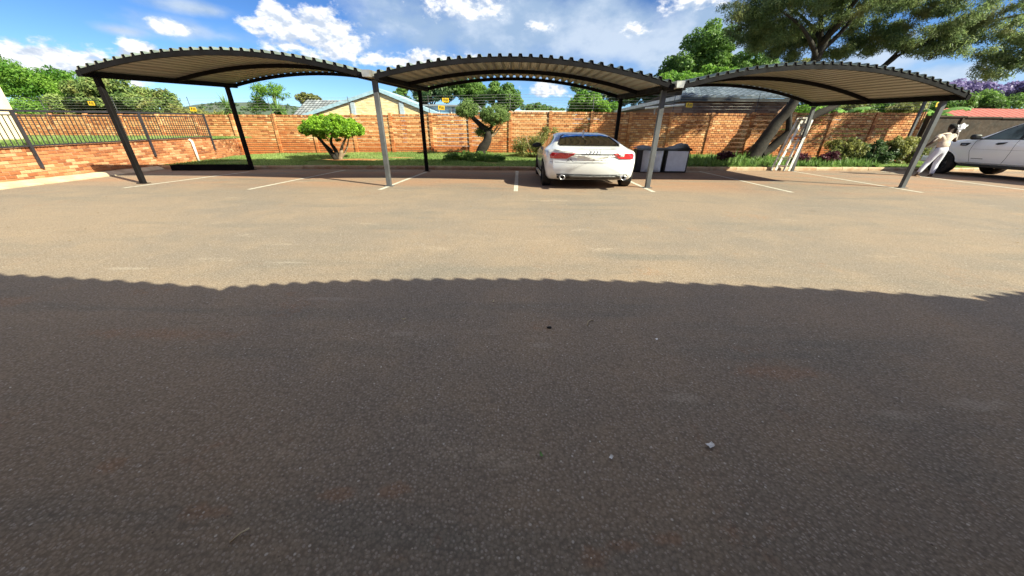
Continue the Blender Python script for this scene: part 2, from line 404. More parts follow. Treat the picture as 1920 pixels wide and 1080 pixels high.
    chip = t.math('MULTIPLY', t.step(s2.outputs[1], .93, .945), t.step(v2.outputs['Distance'], .14, .24, 1, 0))
    base = t.mix(t.math('MULTIPLY', chip, .7), base, (.50, .46, .42))
    h = t.math('ADD', t.math('MULTIPLY', sel, 1.), t.math('MULTIPLY', grain, .6))
    t.bump(h, .5, .005)
    return t.fin(base, .9, 0, .25)


def soil_grass(name, a, b, c, bare=()):
    t = NT(name); n = t.noise(.6, 6, .65); f = t.noise(9, 5, .7); g = t.noise(60, 4, .7)
    k = t.mix(t.step(f, .3, .7), a, b); k = t.mix(t.step(n, .55, .7, 0, .85), k, c); k = t.mul(k, t.math('ADD', .6, t.math('MULTIPLY', g, .8)))
    sx = t.N.new('ShaderNodeSeparateXYZ'); t.L.new(t.pos, sx.inputs[0])
    for x, y, rx, ry in bare:
        dx = t.math('MULTIPLY', t.math('SUBTRACT', sx.outputs[0], x), 1 / rx); dy = t.math('MULTIPLY', t.math('SUBTRACT', sx.outputs[1], y), 1 / ry)
        r = t.math('ADD', t.math('SQRT', t.math('ADD', t.math('MULTIPLY', dx, dx), t.math('MULTIPLY', dy, dy))), t.math('MULTIPLY', t.math('SUBTRACT', t.noise(3, 4), .5), .9))
        k = t.mix(t.step(r, .7, 1.05, .9, 0), k, (.40, .185, .08))
    t.bump(t.math('ADD', f, g), .8, .03); return t.fin(k, .95, 0, .1)


m_asphalt = asphalt_mat()
m_line = None
def line_mat():
    t = NT('line_paint'); w = t.math('ADD', t.math('MULTIPLY', t.noise(5, 6, .7), .5), t.math('MULTIPLY', t.noise(38, 4, .7), .5))
    c = t.mix(t.step(w, .5, .62), (.50, .47, .41), (.25, .21, .165)); t.bump(t.vor(95).outputs['Distance'], -.4, .004); return t.fin(c, .8, 0, .2)
m_line = line_mat()
BARE = [(-7.4, 16.05, 1.5, .38), (-5.4, 16.9, .8, .25), (3.4, 15.4, 2.2, .7), (6.2, 15.6, 1.0, .4), (-9.6, 18.9, .8, .3)]
m_lawn = soil_grass('lawn_ground', (.12, .165, .045), (.17, .20, .07), (.33, .19, .09), BARE)
m_far = soil_grass('far_ground', (.06, .08, .03), (.09, .09, .04), (.14, .10, .06))
m_kerb = plain('kerb_concrete', (.36, .27, .18), .85, var=.4, scale=3, bump=.5, bscale=45, c2=(.33, .19, .11))
m_steel = plain('carport_steel', (.009, .0085, .010), .7, .0, var=.35, scale=2.5, bump=.12, bscale=90, c2=(.007, .006, .006), spec=.08)
m_steel_grey = plain('post_steel', (.085, .088, .095), .55, .1, var=.3, scale=2.2, bump=.1, c2=(.065, .065, .07), spec=.3)
m_galv = plain('gutter_metal', (.42, .42, .41), .45, .6, var=.3, scale=3, c2=(.30, .27, .24))
def sheet_mat():
    t = NT('roof_sheet_metal'); n = t.noise(1.2, 6, .65, vec=t.vec('MULTIPLY', t.pos, (3, .5, 1))); r = t.noise(14, 4, .6)
    c = t.mix(t.step(n, .35, .7), (.325, .305, .265), (.26, .24, .21)); c = t.mix(t.step(r, .62, .8, 0, .5), c, (.30, .23, .16))
    bf = t.geo.outputs['Backfacing']; return t.fin(c, .5, .15, .4)
m_sheet = sheet_mat()
m_sheet_top = plain('roof_sheet_top', (.16, .19, .17), .55, .2, var=.3, scale=2, c2=(.11, .13, .115))

# ------------------------------------------------------------------ ground
mb = MB(); mb.add([(-900, -300, -.06), (900, -300, -.06), (900, 2500, -.06), (-900, 2500, -.06)], [(0, 1, 2, 3)]); far = struct(mb.build('ground', m_far))
mb = MB(); mb.add([(-40, -40, 0), (60, -40, 0), (60, 17.6, 0), (22, 16.4, 0), (8, 15.1, 0), (0, 14.25, 0), (-7, 13.95, 0), (-14, 13.2, 0), (-14, 0, 0), (-40, 0, 0)], [tuple(range(10))])
asphalt = struct(mb.build('asphalt', m_asphalt))
LINES = [((-9.95, 8.62), (-9.64, 12.6)), ((-6.76, 8.62), (-6.6, 13.6)), ((-3.5, 8.82), (-3.35, 13.2)), ((.03, 8.85), (.09, 13.9)), ((3.66, 9.0), (3.75, 13.9)), ((7.46, 9.22), (7.68, 14.6)), ((11.2, 9.46), (11.95, 15.2)), ((15.0, 9.9), (16.1, 15.5))]
for i, (a, b) in enumerate(LINES):
    mb = MB(); a = Vector((*a, .004)); b = Vector((*b, .004)); d = (b - a).normalized(); s = Vector((d.y, -d.x, 0)) * .055
    n = 14; vs = []
    for k in range(n + 1):
        p = a.lerp(b, k / n); q = rng.uniform(.9, 1.08); vs += [p - s * q, p + s * q]
    mb.add(vs, [(2 * k, 2 * k + 1, 2 * k + 3, 2 * k + 2) for k in range(n)]); mb.build('parking_line', m_line, asphalt)

# kerb: stones laid end to end along the lawn
KP = [(-13.35, 13.05), (-9.9, 13.42), (-6.74, 13.84), (-4.4, 14.02), (.1, 14.14), (4, 14.5), (8.05, 15.0), (15.1, 15.82), (18.9, 16.05), (30, 16.9)]
def kerb_y(x): return catmull(x, KP)
kerb = struct(thing('kerb', (0, 14.2, 0), None, None))
x = -13.3; kn = 0
while x < 27:
    L = 1.27 + rng.uniform(-.02, .02); y0 = kerb_y(x); y1 = kerb_y(x + L); a = math.atan2(y1 - y0, L); ln = math.hypot(L, y1 - y0) - .018
    mb = MB(); mb.t = rng.random(); h = .135 + rng.uniform(-.006, .008)
    prof = [(0, -.05), (.0, h - .045), (.035, h), (.16, h), (.16, -.05)]
    mb.prism(prof, 'x', 0, ln)
    o = mb.build('kerb_stone', m_kerb, kerb); o.parent = kerb; o.matrix_parent_inverse = Matrix(); o.location = (x, y0 - 14.2 + rng.uniform(-.006, .006), 0); o.rotation_euler = (rng.uniform(-.02, .02), 0, a)
    x += L

# retaining wall line and boundary wall line
RA, RB_ = Vector((-12.55, 5.5, 0)), Vector((-13.75, 16.3, 0))
def rw_x(y): return RA.x + (RB_.x - RA.x) * (y - RA.y) / (RB_.y - RA.y)
def rw_top(y): return .87 + .0235 * (y - 8.5)
def bw_y(x): return 19.5 - .03 * (x + 10)
def bw_top(x): return interp(x, [(-34, 1.98), (-15, 2.1), (-9, 2.14), (-4.4, 2.25), (0, 2.37), (10, 2.37), (16, 2.45), (21, 2.48), (40, 2.48)])
def bw_base(x): return interp(x, [(-15.2, .18), (-12, .25), (-8, .36), (-4, .42), (2, .45), (8, .48), (14, .42), (18, .30), (22, .26), (40, .26)])
def lawn_z(x, y):
    k = kerb_y(x) + .16; w = bw_y(x); t = max(0, min(1, (y - k) / max(.1, w - k)))
    return lerp(.125, bw_base(x) - .02, t ** 1.15) + .03 * noise.noise(Vector((x * .8, y * .8, 0))) * smooth(t * 3)

mb = MB(); nx, ny = 130, 16; vs = []
for i in range(nx + 1):
    x = lerp(-14.6, 34, i / nx); k = kerb_y(x) + .155
    for j in range(ny + 1):
        y = lerp(k, bw_y(x) + .02, j / ny); vs.append((x, y, lawn_z(x, y)))
mb.add(vs, [(i * (ny + 1) + j, (i + 1) * (ny + 1) + j, (i + 1) * (ny + 1) + j + 1, i * (ny + 1) + j + 1) for i in range(nx) for j in range(ny)], smooth=True)
struct(mb.build('lawn', m_lawn))
mb = MB(); mb.add([(-60, 2, .86), (rw_x(2) - .12, 2, .80), (rw_x(16.3) - .12, 16.3, .99), (-15.3, 19.62, 1.0), (-60, 21, .95)], [(0, 1, 2, 3, 4)])
mb.add([(-60, 2, .86), (rw_x(2) - .12, 2, .80), (rw_x(2) - .12, 2, -.06), (-60, 2, -.06)], [(0, 3, 2, 1)])
struct(mb.build('terrace', m_lawn))

# ------------------------------------------------------------------ grass blades
m_grass = leafy('grass_blade', (.11, .20, .045), (.34, .43, .15), .4, .6)
def blades(name, pts, hmin, hmax, w, seed):
    g = np.random.default_rng(seed); P = np.array(pts); N = len(P); a = g.random(N) * 6.283; h = lerp(hmin, hmax, g.random(N)); le = g.normal(size=(N, 2)) * h[:, None] * .45
    dx = np.stack([np.cos(a), np.sin(a), np.zeros(N)], 1) * w
    top = P + np.concatenate([le, h[:, None]], 1)
    V = np.stack([P - dx, P + dx, top], 1).reshape(-1, 3); tone = np.clip(np.repeat(g.random(N) * .8 + .2 * np.sin(P[:, 0] * 1.3 + P[:, 1]), 3), 0, 1)
    return raw(name, m_grass, None, V, np.arange(3 * N).reshape(-1, 3), tone)
g = np.random.default_rng(3); pts = []
while len(pts) < 80000:
    x = g.uniform(-13.6, 21); k = kerb_y(x) + .17; y = k + (bw_y(x) - .1 - k) * g.random() ** 1.0
    bare = noise.noise(Vector((x * .55 + 4, y * 1.1, 2)))
    if bare > .28 or (abs(x + 7.9) < .95 and abs(y - 16.0) < .5): continue
    if 2.6 < x < 8 and bare > -.15: continue
    if any(((x - bx) / rx) ** 2 + ((y - by) / ry) ** 2 < .8 + .5 * bare for bx, by, rx, ry in BARE): continue
    pts.append((x, y, lawn_z(x, y) - .005))
stuff(blades('grass', pts, .03, .085, .012, 5))
pts = []
while len(pts) < 26000:
    y = g.uniform(6, 19.3); x = rw_x(min(y, 16.3)) - .2 - abs(g.normal()) * 4
    pts.append((x, y, lerp(.86, 1.0, (y - 2) / 17) + .0))
stuff(blades('terrace_grass', pts, .04, .10, .014, 6))

# ------------------------------------------------------------------ brick materials
BR = [(0., (.24, .080, .034)), (.25, (.40, .155, .06)), (.5, (.54, .245, .10)), (.75, (.64, .345, .155)), (1., (.72, .47, .26))]
m_brick = toned('wall_brick', BR, .85, .5, 70, ((.46, .15, .05), 1.0, .56, .74), rnd=.25, splash=True)
m_joint = plain('wall_joint', (.17, .062, .028), .95, var=.5, scale=5, bump=.6, bscale=50, c2=(.20, .075, .036))
m_brick2 = toned('face_brick', [(0., (.19, .062, .028)), (.3, (.33, .118, .047)), (.6, (.43, .175, .075)), (1., (.52, .30, .165))], .85, .5, 70, ((.42, .22, .12), .8, .6, .8))
m_mortar = plain('mortar', (.33, .20, .13), .95, var=.4, scale=6, bump=.5, c2=(.22, .11, .065))

# boundary wall: posts, panels moulded as two courses of bricks, soldier coping
wall = thing('boundary_wall', (0, bw_y(0), .4), 'long orange brick-patterned precast wall with pilaster posts behind the lawn', 'wall')
xs = [-35.2, -33.2, -31.2, -29.2, -27.2, -25.2, -23.2, -21.2, -19.15, -17.1, -15.05, -12.82, -10.75, -8.6, -6.57, -4.44, -2.37, -.28, 1.8, 3.91, 5.84, 7.89, 9.92, 11.95, 13.9, 15.85, 17.9, 20.1]
def panel_mesh(seed, W=2.0, H=.188):
    g = random.Random(seed); mb = MB(); mb.box(0, W, .0, .05, 0, H, 1); n = 9; bw = W / n
    for c in range(2):
        off = bw / 2 if c else 0; z0 = .006 + c * H / 2; z1 = z0 + H / 2 - .014
        for k in range(-1 if c else 0, n):
            a = max(.004, k * bw + off + .006); b = min(W - .004, (k + 1) * bw + off - .006)
            if b - a < .03: continue
            mb.t = min(1, max(0, g.gauss(.52, .18))); d = g.uniform(.012, .026); e = .006
            mb.add([(a, 0, z0), (b, 0, z0), (b, 0, z1), (a, 0, z1), (a + e, -d, z0 + e), (b - e, -d, z0 + e), (b - e, -d, z1 - e), (a + e, -d, z1 - e)], [(4, 5, 6, 7), (0, 1, 5, 4), (1, 2, 6, 5), (2, 3, 7, 6), (3, 0, 4, 7)], 0)
    return mb.mesh('panel', [m_brick, m_joint])
PM = [panel_mesh(i) for i in range(6)]
def coping_mesh(seed, W=2.0):
    g = random.Random(seed); mb = MB(); mb.box(0, W, -.012, .07, 0, .02, 1); n = 20
    for k in range(n):
        mb.t = min(1, max(0, g.gauss(.35, .22))); mb.box(k * W / n + .007, (k + 1) * W / n - .007, -.028 + g.uniform(-.005, .005), .085, .012, .10 + g.uniform(-.006, .006), 0)
    return mb.mesh('coping', [m_brick, m_joint])
CM = [coping_mesh(i) for i in range(3)]
def post_mesh(seed, H):
    g = random.Random(seed); mb = MB(); mb.box(-.062, .062, -.06, .09, 0, H, 1); n = int(H / .095)
    for k in range(n):
        mb.t = min(1, max(0, g.gauss(.45, .22))); mb.box(-.072, .072, -.072, .05, k * H / n + .006, (k + 1) * H / n - .006, 0)
    return mb.mesh('post', [m_brick, m_joint])
wa = math.atan(-.03); base_inv = Matrix.Translation((0, -bw_y(0), -.4))
for i in range(len(xs)):
    zt = bw_top(xs[i]); zb = zt - 2.02 - (.3 if xs[i] > 10 else 0)
    o = link('post', post_mesh(50 + i, 2.05 + (.3 if xs[i] > 10 else 0)), wall, (xs[i], bw_y(xs[i]) - bw_y(0), zb - .4 + rng.uniform(-.01, .02))); o.rotation_euler = (rng.uniform(-.012, .012), rng.uniform(-.008, .008), wa)
    if i == len(xs) - 1: break
    W = xs[i + 1] - xs[i] - .13; z1 = min(bw_top(xs[i]), bw_top(xs[i + 1])) - .1; rows = 11 if xs[i] > 11 else 9
    sc = W / 2.0
    for r in range(rows):
        o = link('panel', rng.choice(PM), wall, (xs[i] + .065, bw_y(xs[i] + .065) - bw_y(0), z1 - .4 - (r + 1) * .2045)); o.scale = (sc, 1, 1); o.rotation_euler = (rng.uniform(-.006, .006), 0, wa)
    o = link('coping', rng.choice(CM), wall, (xs[i] + .065, bw_y(xs[i] + .065) - bw_y(0), z1 - .4 + .001)); o.scale = (sc, 1, 1); o.rotation_euler = (0, 0, wa)

# plastered wall carrying on to the right, tree shade darkened into its colour
m_shaded_plaster = plain('shaded_plaster', (.040, .025, .017), .95, var=.5, scale=2.2, bump=.9, bscale=14, c2=(.022, .015, .011))
dw = thing('garden_wall', (28, 18.4, .8), 'weathered brown plaster wall with tree shade in its colour behind the white pickup', 'wall')
mb = MB(); mb.prism([(20.25, .2), (44, .2), (44, 2.12), (36, 2.15), (28, 2.2), (20.25, 2.3)], 'y', 18.35, 18.58); mb.build('wall', m_shaded_plaster, dw)
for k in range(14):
    mb = MB(); x0 = 20.25 + k * 1.7; zt = interp(x0 + .8, [(20, 2.30), (28, 2.2), (44, 2.12)]); mb.bbox(x0 + .01, x0 + 1.69, 18.30, 18.63, zt - .02, zt + .06, .012); mb.build('coping', m_shaded_plaster, dw)
for k in range(7): mb = MB(); x0 = 21.8 + k * 3.3; mb.bbox(x0 - .05, x0 + .05, 18.29, 18.36, .3, 2.25, .01); mb.build('pier', m_shaded_plaster, dw)

# ------------------------------------------------------------------ brick retaining wall with kerb
rw = thing('retaining_wall', (-13.2, 11, 0), 'low orange face-brick retaining wall under the black railing', 'wall')
mb = MB(); d = (RB_ - RA).normalized(); nrm = Vector((d.y, -d.x, 0))     # faces the asphalt
mb.add([(rw_x(2), 2, -.05), (rw_x(16.28), 16.28, -.05), (rw_x(16.28), 16.28, rw_top(16.28) - .11), (rw_x(2), 2, rw_top(2) - .11), (rw_x(2) - .22, 2, -.05), (rw_x(16.28) - .22, 16.28, -.05), (rw_x(16.28) - .22, 16.28, rw_top(16.28) - .11), (rw_x(2) - .22, 2, rw_top(2) - .11)],
       [(0, 1, 2, 3), (7, 6, 5, 4), (3, 2, 6, 7), (1, 5, 6, 2), (0, 3, 7, 4)])
e1 = Vector((-15.1, 19.55, 0)); p0 = Vector((rw_x(16.3), 16.3, 0))
mb.add([p0 + Vector((0, 0, -.05)), e1 + Vector((0, 0, -.05)), e1 + Vector((0, 0, .93)), p0 + Vector((0, 0, .93)), p0 + Vector((-.22, 0, -.05)), e1 + Vector((-.22, 0, -.05)), e1 + Vector((-.22, 0, .93)), p0 + Vector((-.22, 0, .93))], [(0, 1, 2, 3), (7, 6, 5, 4), (3, 2, 6, 7)])
mb.build('mortar_core', m_mortar, rw)
def brick_mesh(L, H, D, seed):
    g = random.Random(seed); mb = MB(); mb.t = min(1, max(0, g.gauss(.5, .25))); mb.bbox(-L / 2, L / 2, -.006, D, 0, H, .006); return mb.mesh('brick', [m_brick2])
BM = [brick_mesh(.222, .073, .06, i) for i in range(14)]; SM = [brick_mesh(.073, .108, .23, 40 + i) for i in range(8)]
ang = math.atan2(d.y, d.x); bricks = []
rows = 9
for r in range(rows):
    y = 2.0 + (.117 if r % 2 else 0)
    while y < 16.2:
        t = (y - RA.y) / (RB_.y - RA.y); top = rw_top(y) - .11; z = (top + .02) * r / rows - .0 if True else 0
        bricks.append((y, r, Vector((rw_x(y), y, top - (rows - r) * .0845)), (rng.choice(BM)), 0)); y += .234
y = 2.0
while y < 16.3:
    bricks.append((y, 99, Vector((rw_x(y), y, rw_top(y) - .108)), rng.choice(SM), 1)); y += .0845
near = [b for b in bricks if b[0] > 8.2]; near.sort(key=lambda b: (b[4], b[0])); keep = near[:296]; kid = set(id(b) for b in keep)
sm = MB()
ca, sa = math.cos(ang), math.sin(ang)
def brick_place(me, p, a):
    # data: x along the wall, -y out of the wall face; the face looks along nrm
    ex = Vector((math.cos(a), math.sin(a), 0)); ey = -Vector((ex.y, -ex.x, 0))
    M4 = Matrix(((ex.x, ey.x, 0, p.x), (ex.y, ey.y, 0, p.y), (0, 0, 1, p.z), (0, 0, 0, 1))); return M4
for b in bricks:
    jit = nrm * rng.uniform(-.004, .005); M4 = brick_place(b[3], b[2] + jit + nrm * .006, ang)
    if id(b) in kid:
        o = bpy.data.objects.new('brick', b[3]); col.objects.link(o); o.parent = rw; o.matrix_parent_inverse = rw.matrix_basis.inverted(); o.matrix_basis = M4
    else:
        sm.t = b[3].attributes['tone'].data[0].value; sm.add([M4 @ v.co for v in b[3].vertices], [tuple(f.vertices) for f in b[3].polygons])
e = (e1 - p0); le = e.length; a2 = math.atan2(e.y, e.x)
for r in range(11):
    q = .117 if r % 2 else 0
    while q < le - .1:
        me = rng.choice(BM); p = p0 + e * (q / le); M4 = brick_place(me, Vector((p.x, p.y, r * .0845)), a2); sm.t = me.attributes['tone'].data[0].value; sm.add([M4 @ v.co for v in me.vertices], [tuple(f.vertices) for f in me.polygons]); q += .234
o = sm.build('far_bricks', m_brick2, rw); stuff(o)
# sloping kerb slabs at its foot
gut = struct(thing('gutter_kerb', (-12.9, 8, 0), None, None)); m_slab = plain('pale_concrete', (.42, .35, .25), .9, var=.3, scale=3, bump=.4, bscale=60, c2=(.38, .29, .19))
y = 2.0
while y < 12.9:
    L = 1.18; ya, yb = y + .008, min(y + L, 13) - .008
    w = interp(y, [(2, .42), (9, .40), (13, .28)]); mb = MB()
    P = [(rw_x(ya) + .0, ya), (rw_x(yb) + .0, yb)]
    vs = []
    for (px, py) in P:
        vs += [(px + .03, py, -.05), (px + .03, py, .125), (px + .12, py, .12), (px + w, py, .025), (px + w, py, -.05)]
    mb.add(vs, [(0, 1, 2, 3, 4), (9, 8, 7, 6, 5)] + [(k, k + 5, (k + 1) % 5 + 5, (k + 1) % 5) for k in range(5)]); mb.build('kerb_slab', m_slab, gut); y += L

# railing on the retaining wall
rail = thing('railing', (-13.2, 11, .9), 'black steel railing with thin upright bars along the retaining wall top', 'railing')
m_black = plain('railing_paint', (.028, .026, .034), .45, var=.25, scale=5)
def rl(y, z, out=.05): return Vector((rw_x(y), y, z)) + nrm * out
def rtop(y): return interp(y, [(2, 1.56), (9.5, 1.76), (13.1, 1.89), (16.7, 1.98)])
def rbot(y): return rw_top(y) + .035
for y in (2.2, 5.85, 9.5, 13.1, 16.25):
    mb = MB(); mb.sweep([rl(y, rw_top(y) - .52), rl(y, rtop(y) + .02)], .06, .06, up=Vector((0, 1, 0))); mb.build('post', m_black, rail)
for nm, f, w in (('top_rail', lambda y: rtop(y), .05), ('mid_rail', lambda y: rtop(y) - .10, .03), ('bottom_rail', lambda y: rbot(y), .035)):
    mb = MB(); mb.sweep([rl(y, f(y)) for y in (2.2, 5.85, 9.5, 13.1, 16.25)], w, w); mb.build(nm, m_black, rail)
bmb = MB(); y = 2.3
bar_me = None
while y < 16.2:
    if min(abs(y - q) for q in (2.2, 5.85, 9.5, 13.1, 16.25)) > .05:
        mb = MB(); mb.sweep([rl(y, rbot(y)), rl(y, rtop(y) - .1)], .016, .016, up=Vector((0, 1, 0))); mb.build('bar', m_black, rail)
    y += .118

# standing pipe in front of the retaining wall
m_white = plain('white_pvc', (.72, .70, .66), .45, var=.15, scale=6)
pp = Vector((rw_x(15.0), 15.0, 0)) + nrm * .10
mb = MB(); mb.tube([pp + Vector((-.20, 0, .95)), pp + Vector((-.06, 0, .97)), pp + Vector((0, 0, .90)), pp + Vector((0, 0, .05))], .045, 10)
o = mb.build('drain_pipe', m_white); tag(o, 'white plastic pipe with elbow standing against the low brick wall', 'pipe')
# black steel channel lying in front of the kerb
m_blk = plain('black_steel', (.007, .007, .008), .9, var=.3, scale=5, spec=.1)
bt = thing('steel_channel', (-11.1, 12.9, 0), 'long black steel channel lying at the kerb in the leftmost bay', 'channel')
mb = MB(); A_, B_ = Vector((-12.5, 12.66, .005)), Vector((-9.95, 13.0, .005)); dd = (B_ - A_).normalized(); sd = Vector((dd.y, -dd.x, 0))
for (o0, o1, z0, z1) in ((0, .02, 0, .19), (-.28, -.26, 0, .19), (-.26, 0, 0, .02)):
    vs = [];
    for P in (A_, B_): vs += [P + sd * o0 + Vector((0, 0, z0)), P + sd * o1 + Vector((0, 0, z0)), P + sd * o1 + Vector((0, 0, z1)), P + sd * o0 + Vector((0, 0, z1))]
    mb.add(vs, [(0, 1, 2, 3), (7, 6, 5, 4), (0, 4, 5, 1), (1, 5, 6, 2), (2, 6, 7, 3), (3, 7, 4, 0)])
mb.build('channel_body', m_blk, bt)
for P in (A_, B_):
    mb = MB(); q = P + (dd * -.006 if P is A_ else dd * .006); mb.add([q + sd * .02, q - sd * .28, q - sd * .28 + Vector((0, 0, .185)), q + sd * .02 + Vector((0, 0, .185))], [(0, 1, 2, 3)]); mb.build('end_plate', m_blk, bt)


# ------------------------------------------------------------------ carports
def carport(label, group, FL, FR, RL, RR, rise, posts, pitch=.236, pname='carport', off=0.):
    """FL.. = eave corners of the sheet (front/rear, left/right); posts = [(x, y, top, base)]"""
    FL, FR, RL, RR = map(Vector, (FL, FR, RL, RR))
    def P(u, v, dz=0.):
        p = FL.lerp(FR, u).lerp(RL.lerp(RR, u), v); p.z += rise * 4 * u * (1 - u) + dz; return p
    t = thing('carport', (posts[0][0], posts[0][1], 0), label, 'carport', group)
    span = (FR - FL).length; n = round(span / pitch)
    # ribbed sheet, two skins 4 mm apart
    us = []
    for k in range(n):
        for a, h in ((0, 0), (.24, 0), (.33, 1), (.61, 1), (.70, 0)): us.append(((k + a + off) / n, h))
    us.append((1., 0)); us = [(min(max(u, 0), 1), h) for u, h in us]
    nv = 6; V0 = []; V1 = []
    for u, h in us:
        for j in range(nv + 1): V0.append(P(u, j / nv, .004 + h * .060)); V1.append(P(u, j / nv, .008 + h * .060))
    mb = MB(); N = len(us); F = [(i * (nv + 1) + j, (i + 1) * (nv + 1) + j, (i + 1) * (nv + 1) + j + 1, i * (nv + 1) + j + 1) for i in range(N - 1) for j in range(nv)]
    mb.add(V0, F, 0); mb.add(V1, F, 1); e = N * (nv + 1)
    for i in range(N - 1):
        for j in (0, nv): a, b = i * (nv + 1) + j, (i + 1) * (nv + 1) + j; mb.add([V0[a], V0[b], V1[b], V1[a]], [(0, 1, 2, 3)], 1)
    mb.build('roof_sheet', [m_sheet, m_sheet_top], t, normals=False)
    mb = MB()
    for k in range(n):
        q = [P((k + a + off) / n, .004, h) for a, h in ((.25, .004), (.34, .062), (.60, .062), (.69, .004))]; q2 = [w + Vector((0, .03, 0)) for w in q]
        mb.add(q + q2, [(0, 1, 2, 3), (7, 6, 5, 4), (0, 4, 5, 1), (1, 5, 6, 2), (2, 6, 7, 3), (3, 7, 4, 0)])
    stuff(mb.build('rib_closer', m_steel, t))
    for v in (.008, .52, .992):
        mb = MB(); mb.sweep([P(i / 28, v, -.05) for i in range(29)], .05, .10); mb.build('arch_beam', m_steel, t)
    for u in (.006, .994):
        mb = MB(); mb.sweep([P(u, 0, -.07), P(u, 1, -.07)], .09, .12); mb.build('eave_beam', m_steel, t)
    for (x, y, zt, zb, mm) in posts:
        mb = MB(); w = .062; mb.bbox(x - w, x + w, y - .05, y + .05, zb, zt, .008); o = mb.build('post', mm, t)
        mb = MB(); mb.bbox(x - .12, x + .12, y - .09, y + .09, zb + .0, zb + .014, .003); mb.build('base_plate', mm, o)
        mb = MB(); mb.box(x - .085, x + .085, y - .07, y + .07, zt - .012, zt + .002); mb.build('top_plate', m_steel, o)
    return t, P

GP = 'arched carports along the lawn'
g1, P1 = carport('leftmost arched carport, over empty bays beside the brick retaining wall', GP, (-10.40, 9.15, 2.60), (-3.66, 9.2, 2.63), (-10.15, 13.85, 2.86), (-3.56, 13.9, 2.82), .42,
        [(-10.28, 9.45, 2.50, 0, m_steel), (-9.98, 13.22, 2.70, 0, m_steel), (-3.47, 9.49, 2.53, 0, m_steel_grey), (-3.39, 13.47, 2.70, 0, m_steel)])
g2, P2 = carport('middle arched carport, over the white car', GP, (-3.36, 9.2, 2.60), (3.80, 9.3, 2.47), (-3.25, 13.9, 2.82), (3.85, 14.35, 2.68), .44,
        [(3.76, 9.77, 2.40, 0, m_steel_grey), (3.86, 14.0, 2.57, 0, m_steel)])
g3, P3 = carport('rightmost arched carport, with a ladder against its back post', GP, (4.02, 9.35, 2.47), (11.72, 9.93, 2.38), (4.05, 14.4, 2.68), (12.12, 15.6, 2.60), .53,
        [(11.6, 10.39, 2.28, 0, m_steel_grey), (11.93, 15.19, 2.44, 0, m_steel_grey)])
# gutters in the valleys
for (a, b, lab) in (((-3.51, 9.08, 2.585), (-3.40, 13.95, 2.80), 'box gutter in the valley between left and middle carport roofs'), ((3.91, 9.22, 2.445), (3.95, 14.45, 2.66), 'box gutter in the valley between middle and right carport roofs')):
    a, b = Vector(a), Vector(b); gt = thing('gutter', a, lab, 'gutter', 'valley gutters of the carports'); mb = MB()
    prof = [(-.10, .085), (-.08, -.055), (.08, -.055), (.10, .085), (.092, .085), (.074, -.047), (-.074, -.047), (-.092, .085)]
    vs = [];
    for p in (a, b): vs += [p + Vector((x, 0, z)) for x, z in prof]
    mb.add(vs, [tuple(range(8)), tuple(range(15, 7, -1))] + [(k, k + 8, (k + 1) % 8 + 8, (k + 1) % 8) for k in range(8)]); mb.build('channel', m_galv, gt)
    mb = MB(); mb.prism([(a.x + x, a.z + z) for x, z in ((-.10, .085), (-.08, -.055), (.08, -.055), (.10, .085))], 'y', a.y - .006, a.y - .001); mb.build('end_cap', m_galv, gt)
# the row of carports the photographer stands under: only its shadow is seen
for k, x0 in enumerate((-6.78, .37, 7.52)):
    x1 = x0 + 7.1; y = .98
    carport(('carport behind the viewer casting the left arc of the scalloped asphalt shadow', 'carport over the viewer casting the broad middle arc of the asphalt shadow', 'carport behind the viewer casting the right tip of the scalloped asphalt shadow')[k], 'carports behind the viewer', (x0 + .03, y, 2.60), (x1 - .03, y, 2.60), (x0 + .03, -5.0, 2.8), (x1 - .03, -5.0, 2.8), .42,
            [(x0 - .02, -.45, 2.5, 0, m_steel), (x0 - .02, -4.6, 2.68, 0, m_steel)] + ([(x1 + .02, -.45, 2.5, 0, m_steel), (x1 + .02, -4.6, 2.68, 0, m_steel)] if k == 2 else []))
# unseen brick block, added to close off the rear sky and darken the shade
sky_blocker = thing('building', (0, -5.3, 0), 'unseen brick block added behind the covered bays to darken the near shade', 'building')
mb = MB(); mb.box(-26, 26, -12, -5.3, -.05, 3.3); mb.build('wall', m_brick2, sky_blocker); mb = MB(); mb.box(-26.5, 26.5, -12.4, -5.25, 3.3, 3.5); mb.build('roof', m_steel_grey, sky_blocker)
# lone pole in the grass
po = thing('steel_pole', (19.4, 18.15, .22), 'lone grey steel pole in the grass by the shrubs, between carport and pickup', 'pole')
mb = MB(); mb.bbox(19.345, 19.455, 18.10, 18.20, .1, 3.3, .008); mb.build('post', m_steel_grey, po)
mb = MB(); mb.bbox(19.28, 19.52, 18.03, 18.27, .16, .26, .01); mb.build('footing', m_kerb, po)
# ------------------------------------------------------------------ vehicles
def car_paint(name, c):
    t = NT(name); n = t.noise(3, 5, .6); d = t.step(t.noise(1.3, 4), .45, .8, 0, .10)
    cc = t.mix(d, c, (.50, .42, .33)); t.bump(t.noise(700, 2), .02, .001); return t.fin(cc, .28, 0, .5, .8)
m_paint = car_paint('white_paint', (.70, .71, .735))
def tyre_mat():
    t = NT('tyre_rubber'); c = t.mix(t.step(t.noise(6, 4), .4, .7), (.018, .018, .019), (.05, .04, .032)); t.bump(t.noise(120, 3), .2, .004); return t.fin(c, .85, 0, .25)
m_tyre = tyre_mat()
m_rim = plain('alloy', (.45, .45, .47), .35, .8, var=.2, scale=8)
m_trim = plain('black_trim', (.014, .014, .016), .42, var=.3, scale=8)
m_grey = plain('grey_trim', (.10, .10, .105), .5, var=.25, scale=8)
m_under = plain('underbody', (.012, .012, .012), .9, var=.3)
m_chrome = plain('chrome', (.70, .70, .72), .3, 1., var=.1)
